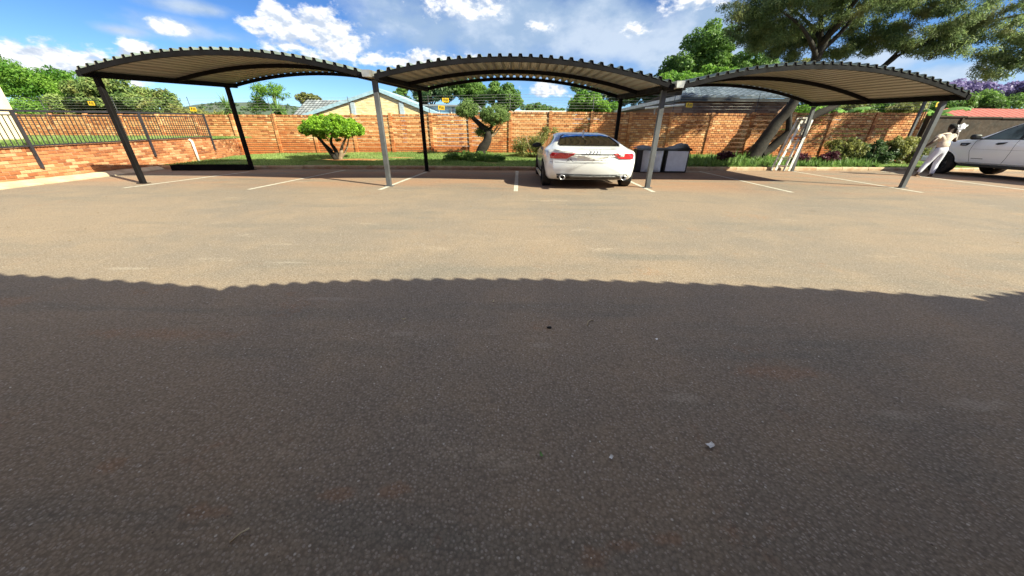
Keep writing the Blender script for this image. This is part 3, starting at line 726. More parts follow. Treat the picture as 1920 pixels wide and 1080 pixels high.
m_inside = plain('car_interior', (.13, .115, .095), .8, var=.4, scale=6)
m_plate = plain('number_plate', (.78, .78, .77), .7, var=.04)
def glass_mat(name, tint, dark):
    t = NT(name); tr = t.N.new('ShaderNodeBsdfTransparent'); tr.inputs[0].default_value = (*tint, 1)
    gl = t.N.new('ShaderNodeBsdfGlossy'); gl.inputs['Roughness'].default_value = .03; gl.inputs[0].default_value = (1, 1, 1, 1)
    fr = t.N.new('ShaderNodeFresnel'); fr.inputs[0].default_value = 1.55
    mx = t.N.new('ShaderNodeMixShader'); t.L.new(t.math('ADD', fr.outputs[0], dark), mx.inputs[0]); t.L.new(tr.outputs[0], mx.inputs[1]); t.L.new(gl.outputs[0], mx.inputs[2]); t.L.new(mx.outputs[0], t.out.inputs[0]); return t.m
m_glass = glass_mat('tinted_glass', (.80, .86, .80), .02)
m_dglass = plain('dark_glass', (.012, .016, .020), .05, 0, var=.3, scale=2, spec=.9, rvar=.02)
m_pglass = plain('pickup_glass', (.11, .145, .16), .06, 0, var=.5, scale=1.6, spec=.9, rvar=.02, c2=(.03, .04, .045))
def lens_mat(name, c, c2):
    t = NT(name); w = t.N.new('ShaderNodeTexWave'); w.bands_direction = 'Z'; w.inputs['Scale'].default_value = 14; t.L.new(t.pos, w.inputs[0])
    t.bump(t.vor(60).outputs['Distance'], .3, .004); return t.fin(t.mix(w.outputs['Fac'], c, c2), .15, 0, .6, .8)
m_red = lens_mat('red_lens', (.42, .008, .016), (.60, .02, .03)); m_clear = lens_mat('clear_lens', (.75, .72, .70), (.85, .80, .78))


def loft(stations, prof, mats=None):
    """closed body from cross-sections along y; prof(y) -> half outline [(x,z)...] bottom centre to top centre"""
    mb = MB(); rows = []
    for y in stations:
        h = prof(y); rows.append([(x, y, z) for x, z in h] + [(-x, y, z) for x, z in reversed(h[1:-1])])
    n = len(rows[0]); vs = [p for r in rows for p in r]
    F = [(i * n + k, i * n + (k + 1) % n, (i + 1) * n + (k + 1) % n, (i + 1) * n + k) for i in range(len(rows) - 1) for k in range(n)]
    mb.add(vs, F, 0, True)
    for idx in (0, len(rows) - 1):   # end caps fan out from the middle
        o = idx * n; c = len(mb.v); mid = sum((Vector(p) for p in rows[idx]), Vector()) / n
        mb.add([mid], []); 
        for k in range(n): mb.f.append((o + k, o + (k + 1) % n, c)); mb.mi.append(0); mb.sm.append(True)
    return mb


def boolean_cut(o, cutters):
    for c in cutters:
        md = o.modifiers.new('cut', 'BOOLEAN'); md.operation = 'DIFFERENCE'; md.solver = 'EXACT'; md.object = c
    dg = bpy.context.evaluated_depsgraph_get(); me = bpy.data.meshes.new_from_object(o.evaluated_get(dg)); o.modifiers.clear(); o.data = me
    for c in cutters: bpy.data.objects.remove(c)
    return o


def bvh_of(o):
    bm = bmesh.new(); bm.from_mesh(o.data); b = BVHTree.FromBMesh(bm); bm.free(); return b


def decal(bvh, poly, axis, start, sign, eps, edge=.06, depth=.0, fallback=None):
    """outline poly in the plane across `axis`, pressed onto the body; returns MB with a rim of `depth`"""
    bm = bmesh.new(); vs = [bm.verts.new((p[0], 0, p[1])) for p in poly]; bm.faces.new(vs)
    bmesh.ops.triangulate(bm, faces=bm.faces)
    for _ in range(5):
        es = [e for e in bm.edges if e.calc_length() > edge]
        if not es: break
        bmesh.ops.subdivide_edges(bm, edges=es, cuts=1); bmesh.ops.triangulate(bm, faces=bm.faces)
    D = Vector((0, sign, 0)) if axis == 'y' else Vector((sign, 0, 0)); last = None; miss = []
    for v in bm.verts:
        a, b = v.co.x, v.co.z; org = Vector((a, start, b)) if axis == 'y' else Vector((start, a, b))
        hit = bvh.ray_cast(org, D)
        if hit[0] is None: miss.append((v, a, b)); v.co = org; continue
        v.co = hit[0] - D * eps; last = v.co
    good = [w.co.copy() for w in bm.verts if w not in [m_[0] for m_ in miss]]
    for v, a, b in miss:
        if good:
            q = min(good, key=lambda c: (c.x - v.co.x) ** 2 + (c.z - v.co.z) ** 2 if axis == 'y' else (c.y - v.co.y) ** 2 + (c.z - v.co.z) ** 2)
            if axis == 'y': v.co = Vector((a, q.y, b))
            else: v.co = Vector((q.x, a, b))
    if depth:
        be = [e for e in bm.edges if e.is_boundary]; r = bmesh.ops.extrude_edge_only(bm, edges=be)
        for v in [g for g in r['geom'] if isinstance(g, bmesh.types.BMVert)]: v.co += D * depth
    mb = MB(); mb.bm(bm, 0, True); return mb


def wheel(parent, cx, cy, r, w, face, sx, spokes=5, rm=None):
    """face = -1/+1: side the outer face looks to; sx = sideways stretch"""
    o = None; mb = MB(); prof = [(-w / 2, r * .62), (-w / 2, r * .80), (-w * .46, r * .93), (-w * .36, r), (w * .36, r), (w * .46, r * .93), (w / 2, r * .80), (w / 2, r * .62)]
    n = 36; vs = []
    for k in range(n):
        a = 2 * math.pi * k / n; q = 1 + (.012 if k % 2 else 0)
        vs += [(cx + x, cy + rr * (q if rr > r * .95 else 1) * math.cos(a), r + rr * (q if rr > r * .95 else 1) * math.sin(a)) for x, rr in prof]
    m_ = len(prof); mb.add(vs, [(k * m_ + j, k * m_ + j + 1, ((k + 1) % n) * m_ + j + 1, ((k + 1) % n) * m_ + j) for k in range(n) for j in range(m_ - 1)], 0, False)
    wt = thing_part('wheel', parent, (cx, cy, r)); mb.build('tyre', m_tyre, wt, loc=None)
    mb = MB(); f = cx + face * w * .40; rings = [(f - face * .05, r * .62), (f, r * .64), (f, r * .57), (f - face * .03, r * .52)]
    vs = [];
    for k in range(n): a = 2 * math.pi * k / n; vs += [(x, cy + rr * math.cos(a), r + rr * math.sin(a)) for x, rr in rings]
    mb.add(vs, [(k * 4 + j, k * 4 + j + 1, ((k + 1) % n) * 4 + j + 1, ((k + 1) % n) * 4 + j) for k in range(n) for j in range(3)], 0, True)
    for s in range(spokes):
        a = 2 * math.pi * s / spokes + .3
        for da in (-.10, .10):
            p0 = Vector((f - face * .02, cy + r * .12 * math.cos(a + da * 2), r + r * .12 * math.sin(a + da * 2))); p1 = Vector((f - face * .015, cy + r * .56 * math.cos(a + da), r + r * .56 * math.sin(a + da)))
            mb.sweep([p0, p1], .03, .035, up=Vector((face, 0, 0)))
    mb.tube([(f - face * .06, cy, r), (f + face * .005, cy, r)], r * .16, 14)
    mb.build('rim', rm or m_rim, wt)
    mb = MB(); mb.tube([(f - face * .09, cy, r), (f - face * .075, cy, r)], r * .5, 20); mb.build('brake_disc', m_grey, wt)
    return wt


def thing_part(name, parent, loc):
    o = bpy.data.objects.new(name, None); o.empty_display_size = .1; col.objects.link(o); o.parent = parent; o.matrix_parent_inverse = parent.matrix_basis.inverted(); o.location = loc
    bpy.context.view_layer.update(); o['_w'] = 1; return o


def link(name, me, parent=None, loc=None):            # parts of parts: data stays in world coordinates
    o = bpy.data.objects.new(name, me); col.objects.link(o)
    if parent is not None:
        o.parent = parent
        if loc is None:
            w = Matrix(); p = parent
            chain = []
            while p is not None: chain.append(p); p = p.parent
            for q in reversed(chain): w = w @ (q.matrix_parent_inverse if q.parent else Matrix()) @ q.matrix_basis
            o.matrix_parent_inverse = w.inverted()
    if loc is not None: o.location = loc
    return o


# ---- white fastback coupe seen from behind ----
def build_coupe():
    cx, RY, FY = 2.04, 10.10, 12.92; hw = 1.27
    t = thing('car', (cx, 11.5, 0), 'white fastback car with red tail lights parked under the middle carport', 'car')
    W_ = [(9.17, 1.03), (9.22, 1.08), (9.4, 1.15), (9.7, 1.22), (10.1, 1.265), (11.5, 1.25), (12.9, 1.25), (13.4, 1.19), (13.75, 1.05), (13.9, .85)]
    ZS = [(9.17, .88), (9.4, .93), (9.9, .98), (10.5, .99), (11.5, .955), (12.6, .92), (13.2, .86), (13.7, .74), (13.9, .62)]          # shoulder
    ZR = [(9.17, .965), (9.3, 1.0), (9.45, 1.005), (9.75, 1.04), (10.05, 1.10), (10.5, 1.235), (11.0, 1.345), (11.5, 1.405), (12.0, 1.415), (12.4, 1.375), (12.8, 1.22), (13.15, 1.03), (13.5, .90), (13.75, .78), (13.9, .64)]
    RW = [(9.17, .85), (9.45, .98), (10.0, .93), (10.6, .84), (11.2, .79), (12.2, .78), (12.7, .86), (13.2, 1.02), (13.7, .9), (13.9, .7)]     # half width where the roof turns
    ZB = [(9.17, .34), (9.3, .26), (10, .20), (13, .20), (13.6, .24), (13.9, .36)]
    def prof(y):
        w = catmull(y, W_); zs = catmull(y, ZS); zr = max(catmull(y, ZR), zs + .012); rw_ = min(catmull(y, RW), w * .95); zb = catmull(y, ZB)
        g = zr - zs; zm = lerp(zb, zs, .5)
        return [(0, zb), (w * .7, zb), (w * .90, zb + .02), (w * .965, zb + .10), (w * .99, lerp(zb, zs, .38)), (w, lerp(zb, zs, .62)), (w * .992, lerp(zb, zs, .80)), (w * .975, zs - .045), (w * .945, zs - .005),
                (lerp(w * .93, rw_, .25), zs + g * .22), (lerp(w * .93, rw_, .62), zs + g * .58), (lerp(w * .93, rw_, .9), zs + g * .86), (rw_ * .9, zs + g * .955), (rw_ * .68, zs + g * .99), (rw_ * .35, zr), (0, zr + .004)]
    st = sorted(set([9.17, 9.19, 9.23, 9.28, 9.34, 9.40, 9.46, 9.52] + [9.6 + .125 * k for k in range(33)] + [13.7, 13.78, 13.85, 13.9]))
    mb = loft(st, prof)
    # rear face: bumper bulges, lamp band sits in, deck lip overhangs
    for i, (x, y, z) in enumerate(mb.v):
        if y < 9.62:
            k = 1 - smooth((y - 9.17) / .45); off = interp(z, [(.2, .10), (.32, .02), (.42, -.05), (.62, -.05), (.68, .0), (.76, .03), (.90, .035), (.955, -.02), (.99, -.03), (1.1, .03)])
            mb.v[i] = (x, y + off * k + .22 * k * (abs(x) / 1.1) ** 3, z)
        x, y, z = mb.v[i]; mb.v[i] = (x + cx, y, z)
    body = mb.build('body', [m_paint, m_under, m_inside], t); bvh = bvh_of(body)
    cut = []
    for y in (RY, FY):
        for s in (-1, 1):
            c = MB(); c.tube([(cx + s * .78, y, .345), (cx + s * 1.6, y, .345)], .385, 32, mi=1, smooth=False); cut.append(c.build('cut', [m_paint, m_under, m_inside]))
    rw_poly = [(cx - .80, 1.065), (cx + .80, 1.065), (cx + .84, 1.10), (cx + .70, 1.29), (cx + .60, 1.335), (cx, 1.35), (cx - .60, 1.335), (cx - .70, 1.29), (cx - .84, 1.10)]
    c = MB(); ins = [(cx + (x - cx) * .965, 1.2 + (z - 1.2) * .93) for x, z in rw_poly]; c.prism(ins, 'y', 9.7, 13.4, 2); cut.append(c.build('cut', [m_paint, m_under, m_inside]))
    boolean_cut(body, cut)
    decal(bvh, rw_poly, 'y', 8.5, 1, .010).build('rear_window', m_glass, t)
    ws = [(cx - .92, 1.02), (cx + .92, 1.02), (cx + .76, 1.33), (cx + .5, 1.365), (cx - .5, 1.365), (cx - .76, 1.33)]
    decal(bvh, ws, 'y', 15, -1, .004).build('windscreen', m_glass, t)
    # black band round the rear glass
    rim = MB(); n = len(rw_poly)
    for k in range(n):
        if k in (3, 4, 5): continue
        a, b = rw_poly[k], rw_poly[(k + 1) % n]; pts = []
        for q in range(5):
            x = lerp(a[0], b[0], q / 4); z = lerp(a[1], b[1], q / 4); h = bvh.ray_cast(Vector((x, 8.5, z)), Vector((0, 1, 0)))
            if h[0]: pts.append(h[0] - Vector((0, .004, -.006)))
        if len(pts) > 1: rim.sweep(pts, .028, .012, up=Vector((0, -.5, .8)))
    rim.build('window_seal', m_trim, t)
    # lamps
    for s in (-1, 1):
        P = [(cx + s * .50, .915), (cx + s * 1.06, .915), (cx + s * 1.12, .86), (cx + s * 1.10, .775), (cx + s * .70, .775), (cx + s * .52, .865)]
        la = decal(bvh, P, 'y', 8.5, 1, .022, .05, .05).build('tail_light', m_red, t)
        Q = [(cx + s * .66, .895), (cx + s * .80, .895), (cx + s * .80, .835), (cx + s * .70, .835)]
        decal(bvh, Q, 'y', 8.5, 1, .026, .05, .01).build('reversing_lens', m_clear if s > 0 else m_red, la)
    # lid strip above the plate, plate, seams
    decal(bvh, [(cx - .54, .905), (cx + .54, .905), (cx + .52, .882), (cx - .52, .882)], 'y', 8.5, 1, .012, .08, .02).build('lid_strip', m_grey, t)
    pl = decal(bvh, [(cx - .42, .862), (cx + .42, .862), (cx + .42, .745), (cx - .42, .745)], 'y', 8.5, 1, .014, .1, .015); pl.build('number_plate', m_plate, t)
    seam = MB()
    for poly in ([(cx - 1.0, .985), (cx - .86, .965), (cx - .5, .925)], [(cx + 1.0, .985), (cx + .86, .965), (cx + .5, .925)], [(cx - .60, .775), (cx - .52, .70), (cx + .52, .70), (cx + .60, .775)], [(cx - 1.1, .69), (cx - .6, .672), (cx + .6, .672), (cx + 1.1, .69)]):
        pts = []
        for (a, b) in zip(poly, poly[1:]):
            for q in range(8):
                h = bvh.ray_cast(Vector((lerp(a[0], b[0], q / 8), 8.5, lerp(a[1], b[1], q / 8))), Vector((0, 1, 0)))
                if h[0]: pts.append(h[0] - Vector((0, .001, 0)))
        if len(pts) > 1: seam.sweep(pts, .009, .006, up=Vector((0, -1, .1)))
    seam.build('panel_seam', m_grey, t)
    # diffuser, exhausts
    df = decal(bvh, [(cx - .94, .40), (cx + .94, .40), (cx + .90, .27), (cx + .6, .26), (cx - .6, .26), (cx - .90, .27)], 'y', 8.5, 1, .010, .06, .03).build('diffuser', m_trim, t)
    decal(bvh, [(cx - .62, .37), (cx + .62, .37), (cx + .56, .30), (cx - .56, .30)], 'y', 8.5, 1, .026, .06, .02).build('diffuser_blade', m_grey, df)
    for s in (-1, 1):
        mb = MB(); n = 20; pr = [(9.35, .055), (9.06, .06), (9.06, .048), (9.30, .045)]; vs = []
        for k in range(n): a = 2 * math.pi * k / n; vs += [(cx + s * .80 + 1.25 * r * math.cos(a), y, .335 + r * math.sin(a)) for y, r in pr]
        mb.add(vs, [(k * 4 + j, k * 4 + j + 1, ((k + 1) % n) * 4 + j + 1, ((k + 1) % n) * 4 + j) for k in range(n) for j in range(3)] , 0, True); mb.build('exhaust_pipe', m_chrome, t)
    # four ring emblem and model badge
    em = MB(); h = bvh.ray_cast(Vector((cx, 8.5, .955)), Vector((0, 1, 0))); yy = (h[0].y if h[0] else 9.2) - .012
    for k in range(4):
        c0 = cx + (k - 1.5) * .085; em.tube([(c0 + .052 * math.cos(a), yy, .955 + .036 * math.sin(a)) for a in [2 * math.pi * q / 20 for q in range(21)]], .005, 6)
    em.build('ring_emblem', m_chrome, t)
    fc = bpy.data.curves.new('badge', 'FONT'); fc.body = 'A5'; fc.size = .085; fc.extrude = .004; fc.align_x = 'CENTER'
    fo = bpy.data.objects.new('badge', fc); dg = bpy.context.evaluated_depsgraph_get(); me = bpy.data.meshes.new_from_object(fo); bpy.data.objects.remove(fo)
    h = bvh.ray_cast(Vector((cx - .62, 8.5, .74)), Vector((0, 1, 0))); yb = (h[0].y if h[0] else 9.2) - .006
    for v in me.vertices: v.co = Vector((cx - .62 + v.co.x * 1.3, yb - v.co.z, .71 + v.co.y))
    me.materials.append(m_grey); link('model_badge', me, t)
    # sides
    for s in (-1, 1):
        side = [(10.35, 1.03), (10.9, 1.235), (11.4, 1.315), (12.0, 1.325), (12.35, 1.28), (12.75, 1.06), (12.8, .985), (11.5, 1.0), (10.6, 1.02)]
        decal(bvh, side, 'x', cx + s * 3, -s, .004).build('side_window', m_dglass, t)
        sm_ = MB()
        for poly in ([(11.55, 1.31), (11.52, .98), (11.50, .55), (11.5, .27)], [(12.72, .98), (12.55, .6), (12.52, .27)], [(10.55, 1.05), (10.62, .85), (10.45, .62), (10.40, .36)]):
            pts = []
            for (a, b) in zip(poly, poly[1:]):
                for q in range(9):
                    h = bvh.ray_cast(Vector((cx + s * 3, lerp(a[0], b[0], q / 8), lerp(a[1], b[1], q / 8))), Vector((-s, 0, 0)))
                    if h[0]: pts.append(h[0])
            if len(pts) > 1: sm_.sweep(pts, .008, .005, up=Vector((s, 0, .1)))
        sm_.build('door_seam', m_grey, t)
        for yy, zz in ((10.75, .86), (11.72, .85)):
            h = bvh.ray_cast(Vector((cx + s * 3, yy, zz)), Vector((-s, 0, 0)))
            if h[0]: mb = MB(); mb.bbox(h[0].x - .02, h[0].x + .025 * s + .02, yy - .1, yy + .1, zz - .014, zz + .014, .01); mb.build('door_handle', m_paint, t)
        mb = MB(); bm = bmesh.new(); bmesh.ops.create_icosphere(bm, subdivisions=3, radius=1)
        for v in bm.verts:
            x, y, z = v.co; q = .55 + .45 * smooth((y + 1) / 1.2); v.co = Vector((cx + s * 1.30 + x * .155, 12.42 + y * .10 * q, 1.005 + z * .075 - x * s * .012))
        mb.bm(bm, 0, True); mi = mb.build('wing_mirror', m_trim, t)
        mb = MB(); mb.sweep([(cx + s * 1.10, 12.47, .97), (cx + s * 1.22, 12.45, .98)], .05, .035); mb.build('mirror_arm', m_trim, mi)
        mb = MB(); mb.bbox(cx + s * 1.24 - .05, cx + s * 1.24 + .03, 10.55, 12.5, .20, .27, .015); mb.build('side_skirt', m_paint, t)
        for y in (RY, FY): wheel(t, cx + s * (hw - .135), y, .338, .27, s, 1.33)
    mb = MB(); mb.prism([(10.92, 1.36), (11.2, 1.415), (11.06, 1.47), (10.99, 1.47)], 'x', cx - .018, cx + .018); mb.build('aerial_fin', m_paint, t)
    # seats seen through the glass
    for x in (-.52, 0, .52):
        mb = MB(); mb.bbox(cx + x - .15, cx + x + .15, 10.78, 10.88, 1.0, 1.17 if x else 1.12, .03); mb.build('rear_headrest', m_inside, t)
    for x in (-.52, .52):
        mb = MB(); mb.bbox(cx + x - .15, cx + x + .15, 11.85, 11.95, 1.0, 1.24, .03); mb.build('front_headrest', m_inside, t)
    mb = MB(); mb.box(cx - .78, cx + .78, 10.05, 10.72, 1.075, 1.085); mb.build('parcel_shelf', m_inside, t)
    mb = MB(); mb.bbox(cx - .36, cx - .02, 10.32, 10.5, 1.087, 1.172, .004); bx = mb.build('box', plain('green_card', (.36, .62, .50), .7, var=.1)); tag(bx, 'pale green box on the rear shelf inside the white fastback car', 'box')
    mb = MB(); mb.bbox(cx - .62, cx - .42, 10.32, 10.48, 1.087, 1.115, .01); bx = mb.build('cloth', plain('orange_cloth', (.55, .16, .06), .9, var=.3)); tag(bx, 'small folded orange cloth on the rear shelf inside the white fastback car', 'cloth')
    return t
build_coupe()


# ---- white double-cab pickup, nose to the lawn ----
def build_pickup():
    m_paint = car_paint('pickup_paint', (.93, .94, .96))
    cx = 19.06; hw = 1.26; FY, RY = 15.00, 11.68
    t = thing('pickup_truck', (cx, 13.2, 0), 'white double-cab pickup truck parked nose to the lawn at the right edge', 'pickup')
    W_ = [(10.35, 1.20), (10.5, 1.23), (11.5, 1.25), (14.9, 1.25), (15.4, 1.20), (15.7, 1.06), (15.82, .90)]
    ZS = [(10.35, 1.27), (11.6, 1.29), (13.0, 1.31), (14.2, 1.30), (14.8, 1.24), (15.4, 1.13), (15.7, 1.00), (15.82, .86)]
    ZR = [(10.35, 1.285), (11.25, 1.31), (11.32, 1.34), (11.42, 1.94), (11.6, 2.01), (12.3, 2.045), (12.9, 2.03), (13.25, 1.97), (13.55, 1.83), (13.85, 1.62), (14.1, 1.45), (14.25, 1.37), (14.8, 1.31), (15.4, 1.20), (15.7, 1.05), (15.82, .90)]
    RW = [(10.35, 1.14), (11.3, 1.14), (11.45, .92), (12.2, .90), (13.1, .89), (13.6, .96), (14.1, 1.08), (14.4, 1.12), (15.4, 1.02), (15.82, .75)]
    ZB = [(10.35, .55), (10.6, .47), (11.5, .44), (14.9, .44), (15.5, .42), (15.82, .50)]
    def prof(y):
        w = catmull(y, W_); zs = catmull(y, ZS); zr = max(interp(y, ZR), zs + .01); r = min(catmull(y, RW), w * .95); zb = catmull(y, ZB); g = zr - zs
        return [(0, zb), (w * .75, zb), (w * .93, zb + .015), (w * .965, zb + .09), (w * .97, lerp(zb, zs, .30)), (w * .985, lerp(zb, zs, .42)), (w, lerp(zb, zs, .62)), (w * .995, lerp(zb, zs, .82)), (w * .975, zs - .04), (w * .955, zs),
                (lerp(w * .945, r, .25), zs + g * .22), (lerp(w * .945, r, .62), zs + g * .60), (lerp(w * .945, r, .92), zs + g * .88), (r * .92, zs + g * .955), (r * .7, zs + g * .99), (r * .35, zr), (0, zr + .005)]
    st = sorted(set([10.35, 10.4, 10.5] + [10.6 + .13 * k for k in range(40)] + [11.28, 11.33, 11.37, 11.42, 11.48, 15.72, 15.77, 15.82])); st = [y for y in st if y <= 15.82]
    mb = loft(st, prof)
    for i, (x, y, z) in enumerate(mb.v): mb.v[i] = (x + cx, y, z)
    body = mb.build('body', [m_paint, m_under], t); bvh = bvh_of(body); cut = []
    for y in (FY, RY):
        for s in (-1, 1):
            c = MB(); c.tube([(cx + s * .72, y, .42), (cx + s * 1.7, y, .42)], .485, 36, mi=1, smooth=False); cut.append(c.build('cut', [m_paint, m_under]))
    boolean_cut(body, cut)
    def strip(poly, s, w, mat, name, up=None, e=.0):
        pts = []
        for (a, b) in zip(poly, poly[1:]):
            for q in range(9):
                h = bvh.ray_cast(Vector((cx + s * 3, lerp(a[0], b[0], q / 8), lerp(a[1], b[1], q / 8))), Vector((-s, 0, 0)))
                if h[0]: pts.append(h[0] + Vector((s * e, 0, 0)))
        mb = MB(); mb.sweep(pts, w, .007, up=Vector((s, 0, .1))); return mb
    for s in (-1, 1):
        X0 = cx + s * 3
        fr = [(14.02, 1.345), (13.61, 1.67), (13.3, 1.845), (13.1, 1.885), (13.06, 1.35)]; rr = [(12.97, 1.35), (12.99, 1.90), (12.2, 1.925), (11.72, 1.88), (11.56, 1.36)]
        surround = [(14.12, 1.325), (13.64, 1.70), (13.31, 1.875), (12.95, 1.925), (12.2, 1.955), (11.68, 1.91), (11.50, 1.34)]
        decal(bvh, surround, 'x', X0, -s, .003, .08).build('window_surround', m_trim, t)
        decal(bvh, fr, 'x', X0, -s, .009, .08).build('side_window', m_pglass, t); decal(bvh, rr, 'x', X0, -s, .009, .08).build('side_window', m_pglass, t)
        sm_ = MB()
        for poly in ([(14.18, 1.31), (14.22, .9), (14.10, .52)], [(13.01, 1.32), (13.04, .9), (13.14, .52)], [(11.50, 1.32), (11.55, .95), (11.95, .52)], [(14.2, .50), (11.95, .50)], [(14.16, .99), (11.6, .98)]):
            q = strip(poly, s, .010 if poly[0][1] != .99 else .004, m_grey, ''); sm_.add(q.v, q.f)
        sm_.build('door_seam', m_grey, t)
        for y0 in (13.36, 12.02):
            hd = [(y0 + .20, 1.185), (y0 + .14, 1.225), (y0 - .10, 1.245), (y0 - .02, 1.185), (y0 + .12, 1.155)]
            decal(bvh, hd, 'x', X0, -s, .035, .05, .035).build('door_handle', m_trim, t)
        vn = decal(bvh, [(14.62, 1.195), (14.30, 1.205), (14.36, 1.125), (14.40, 1.095), (14.60, 1.10)], 'x', X0, -s, .018, .05, .02).build('fender_vent', m_trim, t)
        decal(bvh, [(14.56, 1.155), (14.42, 1.158), (14.42, 1.140), (14.56, 1.138)], 'x', X0, -s, .024, .05, .006).build('vent_badge', m_chrome, vn)
        decal(bvh, [(14.08, .665), (13.72, .665), (13.72, .645), (14.08, .645)], 'x', X0, -s, .006, .05, .004).build('door_badge', m_grey, t)
        # flared arch lip
        for y in (FY, RY):
            pts = []
            for k in range(25):
                a = math.pi * (k / 24) * 1.06 - .1; h = bvh.ray_cast(Vector((X0, y + .50 * math.cos(a), .42 + .50 * math.sin(a))), Vector((-s, 0, 0)))
                if h[0]: pts.append(h[0])
            mb = MB(); mb.sweep(pts, .05, .03, up=Vector((s, 0, .02))); mb.build('arch_lip', m_paint, t)
            wheel(t, cx + s * (hw - .15), y, .425, .32, s, 1.33, 6, m_under)
        mb = MB(); mb.bbox(cx + s * 1.20 - .09, cx + s * 1.20 + .09, 12.1, 14.38, .36, .445, .02); mb.build('side_step', m_trim, t)
        bm = bmesh.new(); bmesh.ops.create_icosphere(bm, subdivisions=3, radius=1)
        for v in bm.verts: x, y, z = (math.copysign(abs(q) ** .6, q) for q in v.co); v.co = Vector((cx + s * 1.43 + x * .125, 14.10 + y * .085 - .03 * s * x * s, 1.41 + z * .095))
        mb = MB(); mb.bm(bm, 0, True); mi = mb.build('wing_mirror', m_trim, t)
        mb = MB(); mb.sweep([(cx + s * 1.14, 14.12, 1.34), (cx + s * 1.32, 14.10, 1.37)], .07, .05); mb.build('mirror_arm', m_trim, mi)
        decal(bvh, [(cx + s * .62, 1.08), (cx + s * 1.10, 1.13), (cx + s * 1.14, .98), (cx + s * .66, .94)], 'y', 17, -1, .012, .06, .03).build('headlight', m_clear, t)
        decal(bvh, [(cx + s * .95, 1.22), (cx + s * 1.14, 1.22), (cx + s * 1.14, .90), (cx + s * .95, .90)], 'y', 9, 1, .012, .06, .03).build('tail_light', m_red, t)
    decal(bvh, [(cx - .98, 1.40), (cx + .98, 1.40), (cx + .82, 1.76), (cx + .5, 1.81), (cx - .5, 1.81), (cx - .82, 1.76)], 'y', 17, -1, .006, .1).build('windscreen', m_dglass, t)
    decal(bvh, [(cx - .8, 1.40), (cx + .8, 1.40), (cx + .72, 1.74), (cx - .72, 1.74)], 'y', 9, 1, .006, .1).build('rear_window', m_dglass, t)
    decal(bvh, [(cx - .6, 1.06), (cx + .6, 1.06), (cx + .55, .80), (cx - .55, .80)], 'y', 17, -1, .012, .08, .03).build('grille', m_trim, t)
    mb = MB(); mb.bbox(cx - 1.12, cx + 1.12, 15.62, 15.90, .42, .66, .05); mb.build('front_bumper', m_paint, t)
    mb = MB(); mb.bbox(cx - 1.1, cx + 1.1, 10.22, 10.40, .50, .66, .03); mb.build('rear_bumper', m_trim, t)
    mb = MB(); mb.bbox(cx - 1.02, cx + 1.02, 10.42, 11.26, 1.28, 1.325, .015); mb.build('bed_cover', m_trim, t)
    mb = MB(); mb.box(cx - 1.0, cx + 1.0, 10.6, 15.4, .36, .46); mb.tube([(cx - 1.1, RY, .405), (cx + 1.1, RY, .405)], .07, 10); mb.tube([(cx - 1.1, FY, .405), (cx + 1.1, FY, .405)], .06, 10); mb.build('chassis', m_under, t)
    return t
build_pickup()
# ------------------------------------------------------------------ the person
def skin(name, J, E, root, mat, parent=None, sub=2, sx=1.3, origin=(16.0, 13.65, 0)):
    ids = list(J); me = bpy.data.meshes.new(name); me.from_pydata([J[k][0] for k in ids], [(ids.index(a), ids.index(b)) for a, b in E], [])
    o = bpy.data.objects.new(name, me); col.objects.link(o); md = o.modifiers.new('s', 'SKIN'); md.use_smooth_shade = True; md.branch_smoothing = .5
    sv = me.skin_vertices[0].data
    for i, k in enumerate(ids): r = J[k][1]; sv[i].radius = (r, r) if not isinstance(r, tuple) else r; sv[i].use_root = (k == root)
    s2 = o.modifiers.new('u', 'SUBSURF'); s2.levels = sub
    dg = bpy.context.evaluated_depsgraph_get(); m2 = bpy.data.meshes.new_from_object(o.evaluated_get(dg)); bpy.data.objects.remove(o)
    for v in m2.vertices: v.co = Vector((origin[0] + v.co.x * sx, origin[1] + v.co.y, origin[2] + v.co.z))
    m2.name = name; m2.materials.clear(); m2.materials.append(mat)
    for p in m2.polygons: p.use_smooth = True; p.material_index = 0
    return link(name, m2, parent)


